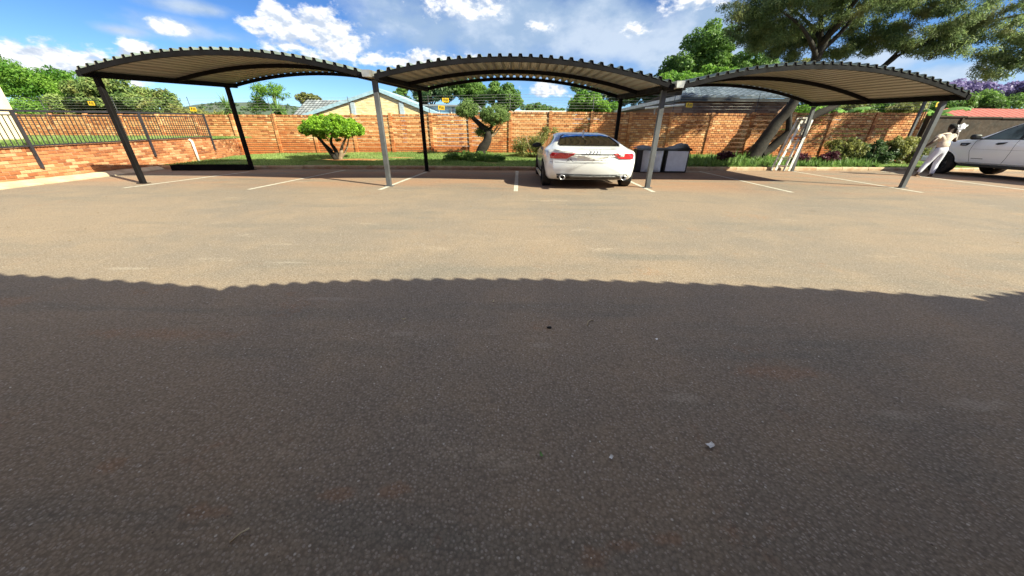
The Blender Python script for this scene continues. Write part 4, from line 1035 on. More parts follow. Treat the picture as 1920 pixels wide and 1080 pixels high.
def build_person():
    m_skin = plain('brown_skin', (.055, .027, .018), .5, var=.15, scale=12); m_hair = plain('black_hair', (.004, .003, .003), .95, var=.4, scale=30, bump=.8, bscale=80)
    m_shirt = plain('cream_cotton', (.54, .44, .36), .85, var=.12, scale=9, bump=.5, bscale=16); m_jean = plain('pale_denim', (.46, .47, .56), .85, var=.25, scale=7, bump=.6, bscale=14, c2=(.56, .56, .63))
    m_sole = plain('tan_sandal', (.36, .22, .13), .7)
    t = thing('person', (16.0, 13.65, 0), 'person in cream t-shirt and pale jeans walking to the pickup with a raised white cloth', 'person')
    J = dict(pel=((.03, 0, .98), .135), ch=((.02, .03, 1.22), .125), ch2=((.02, .05, 1.42), .135), nk=((.06, .08, 1.55), .043), nk2=((.065, .09, 1.60), .043), hd=((.075, .11, 1.69), .075), hd2=((.075, .10, 1.76), .088), crown=((.07, .08, 1.82), .06), face=((.10, .17, 1.69), .05), nose=((.115, .205, 1.695), .018),
             hl=((-.075, .02, .90), .095), kl=((-.11, .08, .50), .062), al=((-.25, .06, .14), .042), hel=((-.28, .02, .09), .036), tl=((-.23, .15, .035), .032),
             hr=((.125, .02, .90), .095), kr=((.13, .06, .50), .062), ar=((.075, -.02, .10), .042), her=((.065, -.07, .045), .036), tr=((.12, .11, .03), .032),
             sl=((-.175, .03, 1.44), .062), el=((-.38, -.05, 1.22), .044), wl=((-.42, .12, 1.02), .03), hal=((-.42, .17, .96), .032),
             sr=((.215, .06, 1.46), .062), er=((.40, .12, 1.24), .044), wr=((.49, .24, 1.46), .03), har=((.50, .26, 1.535), .03))
    E_ = [('pel', 'ch'), ('ch', 'ch2'), ('ch2', 'nk'), ('nk', 'nk2'), ('nk2', 'hd'), ('hd', 'hd2'), ('hd2', 'crown'), ('hd', 'face'), ('face', 'nose'), ('pel', 'hl'), ('hl', 'kl'), ('kl', 'al'), ('al', 'hel'), ('hel', 'tl'), ('pel', 'hr'), ('hr', 'kr'), ('kr', 'ar'), ('ar', 'her'), ('her', 'tr'),
          ('ch2', 'sl'), ('sl', 'el'), ('el', 'wl'), ('wl', 'hal'), ('ch2', 'sr'), ('sr', 'er'), ('er', 'wr'), ('wr', 'har')]
    for h, (cx_, cy_, cz_), s in (('l', (-.42, .17, .96), -1), ('r', (.50, .26, 1.535), 1)):
        for k, (dx, ln) in enumerate(((-.03, .07), (-.01, .08), (.01, .075), (.03, .06))):
            dirv = Vector((0, .25, -.9)) if s < 0 else Vector((.25, .1, .9)); p1 = Vector((cx_ + dx, cy_, cz_)) + dirv * .03; p2 = p1 + dirv * ln * .55 + Vector((0, .02, 0)); p3 = p2 + dirv * ln * .3 + Vector((0, .03, -.01 * s))
            J[f'{h}f{k}a'] = (tuple(p1), .0095); J[f'{h}f{k}b'] = (tuple(p2), .0085); J[f'{h}f{k}c'] = (tuple(p3), .007); E_ += [('ha' + h, f'{h}f{k}a'), (f'{h}f{k}a', f'{h}f{k}b'), (f'{h}f{k}b', f'{h}f{k}c')]
        p1 = Vector((cx_ - .035 * s, cy_ + .02, cz_)); p2 = p1 + Vector((-.02 * s, .03, .02 * s)); J[h + 'ta'] = (tuple(p1), .011); J[h + 'tb'] = (tuple(p2), .009); E_ += [('ha' + h, h + 'ta'), (h + 'ta', h + 'tb')]
    body = skin('body', J, E_, 'pel', m_skin, t)
    T = dict(w=((.03, 0, 1.16), (.16, .12)), pel=((.03, -.01, .96), (.185, .15)), hl=((-.075, .01, .86), .12), ml=((-.09, .05, .68), .10), kl=((-.115, .08, .50), .082), cl=((-.185, .07, .32), .072), al=((-.25, .06, .12), .056),
             hr=((.13, .02, .86), .12), mr=((.135, .05, .68), .10), kr=((.13, .06, .50), .082), cr=((.105, .02, .32), .072), ar=((.075, -.02, .08), .056))
    skin('trousers', T, [('w', 'pel'), ('pel', 'hl'), ('hl', 'ml'), ('ml', 'kl'), ('kl', 'cl'), ('cl', 'al'), ('pel', 'hr'), ('hr', 'mr'), ('mr', 'kr'), ('kr', 'cr'), ('cr', 'ar')], 'pel', m_jean, t)
    H = dict(h=((.03, 0, .97), (.185, .145)), c=((.02, .02, 1.2), (.165, .135)), c1=((.02, .04, 1.34), (.175, .14)), c2=((.02, .05, 1.46), (.15, .115)), n=((.05, .07, 1.54), .075), sl=((-.18, .03, 1.45), .085), ul=((-.28, -.01, 1.33), .07), sr=((.22, .06, 1.47), .085), ur=((.31, .09, 1.355), .07))
    skin('shirt', H, [('h', 'c'), ('c', 'c1'), ('c1', 'c2'), ('c2', 'n'), ('c2', 'sl'), ('sl', 'ul'), ('c2', 'sr'), ('sr', 'ur')], 'c1', m_shirt, t)
    K = dict(a=((.07, .065, 1.69), .10), b=((.07, .07, 1.80), .102), c=((.065, .03, 1.74), .10), k=((.055, -.06, 1.77), .06))
    skin('hair', K, [('a', 'b'), ('b', 'c'), ('c', 'k')], 'a', m_hair, t)
    for (x, y, rz, up) in ((-.255, .08, -.2, .03), (.095, .02, -.35, 0)):
        mb = MB(); pr = [(-.045, -.13), (.045, -.13), (.05, .05), (.035, .13), (-.035, .13), (-.05, .05)]; c, s = math.cos(rz), math.sin(rz)
        pr2 = [(16 + 1.3 * (x + px * c - py * s), 13.65 + y + px * s + py * c) for px, py in pr]; mb.prism(pr2, 'z', .001 + up * .2, .02 + up * .2)
        mb.sweep([(pr2[5][0], pr2[5][1], .02), ((pr2[5][0] + pr2[2][0]) / 2, (pr2[5][1] + pr2[2][1]) / 2, .075), (pr2[2][0], pr2[2][1], .02)], .03, .008); mb.build('sandal', m_sole, t)
    # crumpled white cloth in the raised hand
    mb = MB(); n = 14; vs = []
    for i in range(n + 1):
        for j in range(n + 1):
            u = i / n - .5; v = j / n; w = lerp(.07, .40, smooth(v * 1.1)); vs.append((16.66 + u * w + .05 * v, 13.93 + .025 * math.sin(u * 14) * (.3 + v) + .04 * noise.noise(Vector((u * 5, v * 5, 1))), 1.55 + .30 * v + .03 * math.cos(u * 9) * v))
    mb.add(vs, [(i * (n + 1) + j, (i + 1) * (n + 1) + j, (i + 1) * (n + 1) + j + 1, i * (n + 1) + j + 1) for i in range(n) for j in range(n)], 0, True)
    o = mb.build('cloth', plain('white_cloth', (.82, .82, .84), .9, var=.06)); tag(o, 'bright white cloth fanned out in the raised hand of the walking person', 'cloth')
build_person()

# ------------------------------------------------------------------ ladder
m_alu = plain('ladder_aluminium', (.66, .64, .60), .4, .35, var=.3, scale=6, c2=(.46, .42, .36))
la = thing('ladder', (11.35, 15.2, 0), 'pale aluminium folding ladder leaning against the back post of the right carport', 'ladder')
def lad(p0, p1, q0, q1, n, off, nm):
    p0, p1, q0, q1 = (Vector(v) + Vector(off) for v in (p0, p1, q0, q1))
    for a, b in ((p0, p1), (q0, q1)): mb = MB(); mb.sweep([a, b], .085, .03, up=Vector((.2, 1, 0))); mb.build('rail', m_alu, la)
    for k in range(n):
        t = (k + .6) / n; mb = MB(); mb.sweep([p0.lerp(p1, t), q0.lerp(q1, t)], .045, .035); mb.build('rung', m_alu, la)
lad((11.12, 15.30, .01), (11.78, 15.60, 2.05), (11.50, 15.08, .01), (12.02, 15.42, 2.06), 7, (0, 0, 0), 'a')
lad((11.20, 15.22, .03), (11.84, 15.52, 1.96), (11.60, 15.00, .03), (12.10, 15.34, 1.98), 6, (.0, -.07, 0), 'b')
mb = MB(); mb.tube([(11.56, 15.42, 1.30), (11.72, 15.28, 1.34), (11.94, 15.22, 1.30), (12.02, 15.30, 1.24), (11.90, 15.46, 1.27), (11.56, 15.44, 1.30)], .022, 6); mb.build('strap', plain('orange_strap', (.50, .12, .04), .7), la)
mb = MB(); mb.bbox(11.80, 12.08, 15.40, 15.66, 2.02, 2.07, .01); mb.build('top_tread', m_alu, la)

# ------------------------------------------------------------------ black storage cubes with white fronts
m_bag = plain('white_woven_bag', (.86, .88, .92), .7, var=.10, scale=5, bump=.5, bscale=9); m_tarp = plain('black_tarp', (.012, .013, .018), .45, var=.4, scale=5, bump=.6, bscale=10)
m_panel = plain('white_board', (.80, .82, .90), .5, var=.08)
b1 = thing('storage_cube', (5.45, 14.3, 0), 'black cube with crumpled bulging white bag front, beside the white car', 'cube')
mb = MB(); mb.bbox(4.76, 5.82, 13.98, 14.5, .0, .86, .03); mb.build('cube_body', m_tarp, b1)
mb = MB(); n = 18; vs = []
for i in range(n + 1):
    for j in range(n + 1):
        u, v = i / n, j / n; e = min(u, 1 - u, v, 1 - v); b = .13 * (1 - (1 - min(1, e * 4)) ** 2); x = lerp(4.99, 5.77, u) + .03 * (v - .5) * (u - .5); wr = .016 * noise.noise(Vector((u * 2.5, v * 9, 3))) + .02 * noise.noise(Vector((u * 4, v * 4, 8)))
        vs.append((x, 13.975 - b - wr * min(1, e * 8), lerp(.02, .80, v) + .02 * math.sin(u * 9) * v))
mb.add(vs, [(i * (n + 1) + j, (i + 1) * (n + 1) + j, (i + 1) * (n + 1) + j + 1, i * (n + 1) + j + 1) for i in range(n) for j in range(n)], 0, True); mb.build('bag_front', m_bag, b1)
b2 = thing('storage_cube', (6.6, 14.35, 0), 'black-framed cube with flat square white front, right of the bulging bag', 'cube')
mb = MB(); mb.bbox(5.90, 6.83, 14.02, 14.62, .0, .87, .02); mb.build('cube_body', m_tarp, b2)
mb = MB(); mb.bbox(5.97, 6.76, 13.985, 14.018, .055, .80, .008); mb.build('front_panel', m_panel, b2)
b3 = thing('tarpaulin', (5.9, 14.4, .88), 'crumpled black tarpaulin over both white-fronted cubes, peaked at its right end', 'tarpaulin')
mb = MB(); n = 26; vs = []
for i in range(n + 1):
    for j in range(9):
        u, v = i / n, j / 8; x = lerp(4.74, 6.88, u); y = lerp(13.93, 14.66, v); peak = .18 * smooth((u - .62) / .3) * smooth(v * 1.6) * (1 - smooth((u - .95) / .05)); fold = .03 * noise.noise(Vector((u * 6, v * 3, 5)))
        ridge = .10 * math.exp(-((u - .22) / .12) ** 2) * smooth(v * 1.2); vs.append((x, y, .885 + peak + ridge + fold - (.07 if j == 0 else 0)))
mb.add(vs, [(i * 9 + j, (i + 1) * 9 + j, (i + 1) * 9 + j + 1, i * 9 + j + 1) for i in range(n) for j in range(8)], 0, True); mb.build('sheet', m_tarp, b3)
mb = MB(); mb.tube([vs[i * 9 + 8] for i in range(3, 20)], .016, 6); mb.build('rim_light', plain('rim_light_beige', (.50, .44, .36), .8), b3)  # pale tube on the back edge stands in for rim light

# ------------------------------------------------------------------ garden plants
m_bark = plain('dark_bark', (.019, .014, .011), .95, var=.55, scale=7, bump=.9, bscale=28, c2=(.011, .009, .007)); m_barkl = plain('pale_bark', (.26, .19, .13), .95, var=.5, scale=8, bump=.8, bscale=30, c2=(.13, .09, .06))
lf_lime = leafy('lime_leaf', (.085, .20, .018), (.29, .48, .035), .4); lf_grey = leafy('grey_green_leaf', (.075, .13, .035), (.21, .30, .09), .3); lf_acacia = leafy('acacia_leaf', (.060, .100, .040), (.205, .265, .10), .42, tint=(.24, .235, .095))
lf_mid = leafy('mid_leaf', (.045, .11, .022), (.15, .25, .05), .35); lf_dark = leafy('dark_leaf', (.03, .065, .024), (.095, .155, .05), .3); lf_bright = leafy('bright_leaf', (.06, .165, .018), (.20, .34, .045), .4)
lf_mango = leafy('mango_leaf', (.05, .10, .026), (.24, .32, .09), .3, tint=(.27, .24, .08)); lf_olive = leafy('olive_leaf', (.09, .11, .03), (.27, .27, .08), .35); lf_purple = leafy('purple_leaf', (.04, .012, .022), (.13, .035, .055), .3); lf_jac = leafy('jacaranda_bloom', (.16, .13, .28), (.36, .29, .52), .3)
lf_strap = leafy('strap_leaf', (.06, .14, .03), (.21, .32, .085), .35)

# umbrella shaped shrub
sh = thing('shrub', (0, 0, 0), 'umbrella-clipped bright green shrub on forked stems, left on the lawn', 'shrub')
cl = []; g = random.Random(4)
while len(cl) < 560:
    a = g.uniform(0, 6.283); q = math.sqrt(g.random()); u = g.random(); zt = 1.27 + .65 * math.sqrt(max(0, 1 - q ** 2)); zb = .93 + .27 * q ** 1.8
    z = lerp(zb, zt, u ** .75); cl.append((-7.72 + 1.28 * q * math.cos(a), 15.45 + .95 * q * math.sin(a), z, .105, .105, .08))
foliage('foliage', lf_lime, sh, cl, 30000, .062, 11, .6, .3, .5, tone_spread=.45)
for k, pts in enumerate(([(-7.78, 15.42, .15), (-7.95, 15.42, .45), (-8.15, 15.40, .75), (-8.5, 15.4, 1.2)], [(-7.70, 15.44, .15), (-7.74, 15.45, .5), (-7.9, 15.5, .85), (-7.8, 15.6, 1.25)], [(-7.64, 15.44, .15), (-7.5, 15.4, .45), (-7.38, 15.42, .75), (-7.05, 15.4, 1.2)], [(-7.6, 15.5, .2), (-7.3, 15.55, .6), (-7.1, 15.6, 1.2)], [(-7.9, 15.46, .5), (-8.25, 15.5, .85), (-8.4, 15.6, 1.15)])):
    mb = MB(); trunk_mesh(mb, pts, [(.13, .10, .075, .04), (.12, .09, .06, .04), (.11, .075, .055, .03), (.05, .035, .02), (.06, .045, .03)][k], 8, k); mb.build('stem', m_bark if k < 2 else m_barkl, sh)

sh.location = (-8.12, 16.2, .02); sh.scale = (1.05, 1.05, 1.05)
for c in sh.children: c.matrix_parent_inverse = Matrix.Translation((7.72, -15.45, 0))
tp = thing('topiary_tree', (-1.6, 17.6, .35), 'cloud-pruned tree with two round grey-green balls on a crooked trunk', 'topiary tree')
def ball(c, r, n, seed, nm='foliage_ball'):
    cl = crown(c, r, 230, .12, seed, .85, .25); foliage(nm, lf_grey, tp, cl, n, .05, seed, .5, .3, .4, tone_spread=.45)
ball((-2.25, 17.55, 2.33), (.60, .5, .38), 11000, 21); ball((-1.0, 17.5, 2.10), (.84, .65, .47), 17000, 22); ball((-1.5, 17.8, 1.42), (.5, .42, .26), 5000, 23, 'lower_foliage')
mb = MB(); trunk_mesh(mb, [(-1.70, 17.6, .3), (-1.62, 17.58, .62), (-1.38, 17.56, .95), (-1.30, 17.55, 1.28), (-1.52, 17.55, 1.58), (-1.95, 17.55, 1.95), (-2.2, 17.55, 2.2)], [.33, .25, .21, .18, .14, .10, .06], 12, 3); mb.build('trunk', m_bark, tp)
for k, pts in enumerate(([(-1.34, 17.56, 1.3), (-1.2, 17.55, 1.55), (-1.0, 17.5, 1.8)], [(-1.32, 17.6, 1.0), (-1.1, 17.6, 1.3), (-.85, 17.6, 1.65)], [(-1.45, 17.6, 1.1), (-1.0, 17.7, 1.3), (-.75, 17.6, 1.6)])):
    mb = MB(); trunk_mesh(mb, pts, (.11, .08, .04) if k == 0 else (.05, .04, .025), 8, k); mb.build('branch', m_barkl if k else m_bark, tp)

def mound(name, label, cat, mat, spots, n, size, seed, base, **kw):
    t = thing(name, base, label, cat, kw.pop('group', None)); foliage('foliage', mat, t, spots, n, size, seed, **kw); return t
g = random.Random(9)
cl = [(lerp(-3.1, -.5, g.random()), 16.1 + g.gauss(0, .28), .0, .16, .16, .10) for _ in range(110)]; cl = [(x, y, lawn_z(x, y) + g.random() * .32 * (1 - abs((x + 1.8) / 1.5) ** 3 * .7), a, b, c) for x, y, _, a, b, c in cl]
mound('hedge', 'low dark green ground-cover mound at the foot of the cloud-pruned tree', 'hedge', lf_mid, cl, 11000, .055, 31, (-1.8, 16.1, .25))
cl = crown((.95, 17.5, .85), (1.25, .6, .55), 44, .30, 33, .7, .5) + crown((1.7, 17.7, 1.4), (.55, .4, .35), 12, .22, 34)
sb = mound('shrub', 'loose yellowish shrub behind the left flank of the white car', 'shrub', lf_olive, cl, 7500, .10, 35, (.95, 17.5, .4), aspect=.3, shell=.2)
mb = MB()
for k in range(9): a = k * .7; trunk_mesh(mb, [(.9 + .2 * math.cos(a), 17.5, .35), (.95 + .6 * math.cos(a), 17.5 + .3 * math.sin(a), .8), (1.0 + 1.0 * math.cos(a), 17.5 + .4 * math.sin(a), 1.25)], (.03, .02, .01), 5, k)
mb.build('stem', m_barkl, sb)
for (c, r, n, lab, mt, sd) in (((15.9, 17.5, .75), (1.0, .6, .62), 6000, 'broad-leaved green shrub by the wall, left of the grey pole cluster', lf_olive, 41), ((17.3, 17.4, .72), (.95, .6, .60), 6000, 'darkest of the shrubs by the wall, middle of the three', lf_dark, 42), ((18.75, 17.55, .85), (1.15, .6, .78), 8000, 'tallest yellow-green shrub by the wall, next to the lone grey pole', lf_olive, 43)):
    cl = crown(c, r, 40, .26, sd, .8, .45); s_ = mound('shrub', lab, 'shrub', mt, cl, n, .12, sd, (c[0], c[1], .3), aspect=.45, shell=.25, group='shrubs in front of the right-hand wall', tone_spread=.5)
    mb = MB()
    for k in range(6): a = k * 1.05; trunk_mesh(mb, [(c[0], c[1], .2), (c[0] + .35 * math.cos(a), c[1] + .2 * math.sin(a), .5), (c[0] + .7 * math.cos(a), c[1] + .35 * math.sin(a), c[2] + .25)], (.035, .022, .01), 5, k)
    mb.build('stem', m_barkl, s_)
for (x, y, lab, sd, r) in ((13.2, 16.5, 'purple-leaved plant in the ground cover, left of the pair', 51, .42), (14.6, 16.6, 'purple-leaved plant in the ground cover, nearest the green shrubs', 52, .5), (9.45, 16.1, 'dull red leafy plant in the ground cover before the leaning trunk', 53, .36)):
    mound('plant', lab, 'plant', lf_purple, crown((x, y, .52), (r, r * .7, .22), 18, .15, sd, .7), 1500, .10, sd, (x, y, .3), aspect=.4, shell=.2, group='purple plants in the bed')

# strap-leaved ground cover in the bed on the right
def straps(name, spots, mat, n, L, W, seed, parent=None, lift=.5):
    g = np.random.default_rng(seed); V = []; F = []; T = []
    for (x, y, z, s) in spots:
        for k in range(n):
            a = g.random() * 6.283; l = L * s * g.uniform(.6, 1.2); w = W * s * g.uniform(.7, 1.2); el = g.uniform(lift, 1.45); dx, dy = math.cos(a), math.sin(a); o = len(V); tn = np.clip(g.normal(.5, .28), 0, 1)
            for i, t in enumerate((0, .4, .75, 1.)):
                h = l * t * math.sin(el) - l * .55 * t * t * math.cos(el); r = l * t * math.cos(el); ww = w * (1 - t) ** .6 if t < 1 else w * .05
                V += [(x + dx * r - dy * ww, y + dy * r + dx * ww, z + h), (x + dx * r + dy * ww, y + dy * r - dx * ww, z + h)]; T += [tn, tn]
            F += [(o + 2 * i, o + 2 * i + 1, o + 2 * i + 3, o + 2 * i + 2) for i in range(3)]
    return raw(name, mat, parent, np.array(V), np.array(F), np.array(T))
spots = []; g = random.Random(12)
while len(spots) < 430:
    x = g.uniform(6.9, 16.6); y = kerb_y(x) + .25 + g.random() ** 1.2 * (2.6 if x < 13 else 1.3)
    if y > bw_y(x) - .2: continue
    if x < 7.4 and y < kerb_y(x) + .4: continue
    spots.append((x, y, lawn_z(x, y) - .01, g.uniform(.6, 1.15)))
stuff(straps('ground_cover', spots, lf_strap, 22, .36, .018, 13))

# ------------------------------------------------------------------ the big leaning acacia
ac = thing('acacia_tree', (12.1, 18.0, .4), 'large leaning acacia with two dark trunks and feathery grey-green crown over the right carport', 'tree')
mb = MB(); trunk_mesh(mb, [(11.85, 17.95, .25), (12.15, 17.98, .95), (12.6, 18.0, 1.85), (13.1, 18.0, 2.8), (13.36, 18.0, 3.7), (13.5, 18.0, 4.6), (13.55, 17.95, 5.3)], [.38, .29, .25, .22, .20, .19, .15], 14, 2); mb.build('trunk', m_bark, ac)
mb = MB(); trunk_mesh(mb, [(12.25, 17.95, .5), (12.7, 17.92, .85), (13.3, 17.9, 1.55), (14.0, 17.9, 2.15), (14.95, 17.9, 2.65), (15.8, 17.85, 3.3), (16.3, 17.8, 4.1), (16.9, 17.7, 5.0)], [.22, .20, .18, .165, .15, .11, .08, .05], 12, 5); mb.build('trunk', m_bark, ac)
mb = MB(); trunk_mesh(mb, [(13.25, 17.9, 1.5), (13.15, 17.9, 1.9), (13.05, 17.92, 2.3), (13.0, 17.95, 2.6)], [.13, .12, .11, .10], 8, 6); mb.build('branch', m_bark, ac)
BRS = [[(13.5, 18, 4.9), (13.2, 17.9, 5.6), (12.6, 17.8, 6.6), (11.9, 17.5, 7.4)], [(13.5, 18, 5.1), (13.6, 17.7, 5.9), (13.3, 17.3, 7.0), (13.4, 16.8, 8.2)], [(13.5, 18, 4.7), (14.1, 17.9, 5.5), (14.6, 17.7, 6.4), (15.6, 17.4, 7.4)], [(13.55, 18, 5.2), (14.4, 18.2, 6.0), (15.3, 18.3, 6.5), (17.2, 18.4, 7.2)],
       [(16.3, 17.8, 4.1), (15.7, 17.8, 4.5), (17.0, 17.6, 4.75), (18.6, 17.5, 5.3)], [(16.9, 17.7, 4.8), (18.3, 17.5, 5.4), (20.3, 17.2, 5.9), (22.3, 17, 6.2)], [(13.45, 18, 4.6), (12.6, 17.4, 5.0), (11.4, 16.8, 5.5), (9.8, 16.4, 6.0)], [(13.5, 18, 5.0), (13.2, 16.8, 5.9), (12.8, 15.6, 6.6), (12.6, 14.4, 7.0)], [(15, 17.5, 6.8), (15.6, 16, 7.0), (16, 14.8, 7.2)], [(13.5, 17.9, 5.1), (12.9, 18.8, 6.2), (12.2, 20, 7.2)]]
BRS[4][1] = (16.6, 17.7, 4.45)
for k, pts in enumerate(BRS): mb = MB(); trunk_mesh(mb, pts, (.12, .085, .05, .02) if len(pts) == 4 else (.08, .06, .03), 8, 20 + k); mb.build('branch', m_bark, ac)
cl = []
for c, r, n, sd in (((10.9, 17.6, 6.7), (2.7, 2.8, 1.7), 70, 1), ((13.6, 17.6, 6.5), (2.6, 2.8, 1.5), 70, 2), ((16.6, 17.4, 6.3), (2.4, 2.6, 1.3), 50, 3), ((19.3, 17.2, 5.8), (2.0, 2.2, 1.0), 30, 4), ((21.0, 17.0, 5.3), (1.5, 1.6, 1.1), 22, 5), ((20.6, 17, 4.3), (1.3, 1.2, .8), 20, 6), ((18.2, 17, 4.9), (1.6, 1.4, .6), 16, 10), ((16.2, 17.2, 4.9), (1.4, 1.4, .5), 10, 11), ((13.5, 17.4, 8.6), (5.2, 3.6, 1.5), 80, 7), ((12.8, 14.9, 7.1), (3.6, 1.7, 1.2), 46, 8), ((17.4, 17, 5.2), (1.5, 1.6, .5), 9, 9), ((11.0, 18.4, 5.5), (2.0, 1.8, .8), 34, 12), ((13.3, 19.6, 5.4), (2.6, 1.6, .9), 44, 13), ((15.6, 18.6, 5.3), (1.8, 1.6, .8), 28, 14), ((10.0, 17.2, 6.0), (1.6, 1.6, 1.0), 22, 15)):
    cl += crown(c, r, n, .42, 60 + sd, .62, .55)
foliage('crown', lf_acacia, ac, cl, 175000, .145, 61, aspect=.17, shell=.05, up=.2, droop=.45, tone_spread=.5)
# ------------------------------------------------------------------ trees beyond the wall
def tree(label, base, crowns, mat, n, size, seed, trunk=None, ncl=40, cr=.8, group='trees beyond the wall', bark=None, **kw):
    t = thing('tree', base, label, 'tree', group); cl = []
    for i, (c, r, k) in enumerate(crowns): cl += crown(c, r, k, cr, seed + i * 7, .7, .45)
    foliage('crown', mat, t, cl, n, size, seed, **kw)
    b = Vector(base); mb = MB(); c0 = Vector(crowns[0][0]); h = c0.z - b.z; r0 = trunk or max(.12, h * .045)
    trunk_mesh(mb, [b, b + Vector((.04 * h, 0, h * .4)), Vector((lerp(b.x, c0.x, .6), b.y, b.z + h * .75)), c0], [r0, r0 * .8, r0 * .6, r0 * .3], 8, seed)
    g = random.Random(seed)
    for k in range(7):
        q = g.choice(cl); s = Vector((lerp(b.x, c0.x, .6), b.y, b.z + h * g.uniform(.45, .8))); e = Vector(q[:3]); trunk_mesh(mb, [s, s.lerp(e, .5) + Vector((0, 0, .15 * h * g.random())), e], [r0 * .4, r0 * .25, r0 * .08], 6, seed + k)
    mb.build('trunk', bark or m_bark, t); return t
tree('light green feathery tree beside the cream building, far left', (-41.5, 34, 0), [((-41, 34, 4.2), (3.4, 3, 2.2), 45), ((-38.2, 33.5, 3.6), (2.2, 2.2, 1.7), 25), ((-44, 34, 4.9), (2.4, 3, 1.6), 20), ((-41, 33, 2.4), (4.5, 2, 1.4), 40), ((-36, 34, 3.2), (2.0, 2, 1.5), 24)], lf_bright, 42000, .26, 101, aspect=.35)
tree('dark-topped tall tree peeping over the cream building', (-52, 37, 0), [((-52.0, 37, 7.3), (2.6, 2.5, 1.5), 30), ((-52, 37, 5.2), (2.2, 2.2, 1.6), 18)], lf_dark, 7000, .26, 102)
tree('mango-like tree with coarse olive leaves behind the railing', (-30, 28, 0), [((-30.0, 28, 3.4), (2.9, 2.4, 1.45), 60), ((-27.2, 27.6, 2.9), (2.2, 2, 1.15), 36), ((-33, 28.2, 2.6), (1.7, 2, 1.2), 26)], lf_mango, 38000, .25, 103, cr=.6, aspect=.32, tone_spread=.55)
tree('small yellowish shrub tree right of the mango-like tree', (-22.9, 26.5, 0), [((-23.4, 26.5, 2.1), (1.7, 1.5, .85), 26), ((-21, 26.5, 1.9), (1.4, 1.4, .8), 18)], lf_olive, 7000, .18, 104, cr=.5)
tree('thin feathery tree with sky showing through, left of the gable', (-21.9, 34, 0), [((-21.7, 34, 4.4), (1.9, 1.6, .75), 20), ((-22.6, 34, 3.4), (1.9, 1.6, .7), 16)], lf_bright, 4200, .20, 105, cr=.5, aspect=.3, shell=.1)
tree('small round yellow-green tree above the grey tiled roof', (-24.6, 45, 0), [((-24.5, 45, 4.7), (1.7, 1.6, 1.0), 30)], lf_olive, 5000, .22, 106, cr=.5)
tree('small tree peeping over the right slope of the gable', (-13.6, 46, 0), [((-13.4, 46, 5.6), (1.2, 1.4, 1.2), 16)], lf_mid, 2600, .22, 107, cr=.5)
tree('dark green tree right of the gable, leftmost of the dense pair', (-9.0, 40, 0), [((-9.6, 40, 5.0), (2.0, 2, 1.2), 34), ((-7.4, 40, 5.7), (2.0, 2, 1.2), 30)], lf_dark, 14000, .24, 108, cr=.6)
tree('tall dense dark tree behind the middle carport', (-5.0, 41, 0), [((-5.4, 41, 5.6), (2.0, 2, 1.3), 36), ((-4.2, 41, 4.8), (1.8, 2, 1.3), 26)], lf_mid, 13000, .24, 109, cr=.6)
tree('lighter green tree behind the cloud-pruned tree', (-1.6, 38, 0), [((-1.7, 38, 4.6), (1.8, 1.8, 1.4), 36), ((-.3, 38, 4.3), (1.2, 1.5, .95), 16)], lf_mid, 11000, .22, 110, cr=.55)
tree('small far treetop above the white flat roof', (4.0, 70, 0), [((3.6, 70, 5.6), (3.4, 2, .9), 22), ((7, 70, 5.0), (2.6, 2, .7), 14)], lf_mid, 5000, .32, 111, cr=.7)
tree('bright green bushy tree directly behind the white car', (7.0, 37, 0), [((6.9, 37, 4.0), (2.0, 1.8, 1.0), 36), ((8.2, 37, 3.6), (1.8, 1.8, .8), 18)], lf_bright, 12000, .22, 112, cr=.55)
tree('dark conifer-like tree behind the bright bushy tree', (8.5, 46, 0), [((8.4, 46, 5.6), (2.0, 2, 1.4), 26)], lf_dark, 6000, .22, 113, cr=.6)
tree('dark tree above the brick house gutter', (13, 47, 0), [((13.0, 47, 5.6), (2.9, 2.4, 1.6), 40), ((16.5, 47, 6.4), (2.8, 2.4, 1.6), 30)], lf_dark, 13000, .26, 114, cr=.7)
tree('tall bright green tree left of the acacia crown', (20.5, 45, 0), [((21.6, 45, 10.2), (3.0, 3, 2.4), 60), ((18.8, 45, 8.2), (2.6, 2.6, 1.6), 40), ((23.5, 45, 8.2), (3.6, 3, 2.6), 50), ((27.5, 44, 8.0), (3.6, 3, 2.6), 44)], lf_mid, 40000, .28, 115, cr=.8)
tree('fresh green lower tree in front of the tall bright green tree', (19.5, 40, 0), [((16.6, 40, 6.2), (2.6, 2, 1.1), 34), ((20.2, 40, 6.6), (2.8, 2, 1.3), 36)], lf_bright, 17000, .26, 116, cr=.65)
tree('pale bushy tree under the crown of the acacia, above the right carport', (22, 30, 0), [((20.6, 30, 5.6), (2.2, 1.8, 1.0), 26), ((24, 30, 5.4), (2.2, 1.8, .9), 24)], lf_olive, 9000, .22, 117, cr=.55)
tree('dense green shrub tree right of the lone pole, beyond the wall', (29, 30, 0), [((28.6, 30, 3.1), (2.2, 1.6, 1.0), 26), ((33, 31, 3.5), (2.6, 1.8, 1.1), 26)], lf_mid, 9000, .22, 118, cr=.6)
tree('mottled green tree behind the red roof', (58, 52, 0), [((57, 52, 5.6), (5, 3, 1.5), 40), ((66, 53, 5.8), (5, 3, 1.4), 40), ((49, 50, 5.4), (3.5, 3, 1.6), 24)], lf_mid, 16000, .36, 119, cr=1.0)
tree('purple flowering jacaranda in the far right distance', (76, 64, 0), [((74, 64, 8.4), (5.2, 3, 1.5), 44), ((84, 64, 8.4), (6, 3, 1.6), 44)], lf_jac, 17000, .40, 120, cr=1.0)
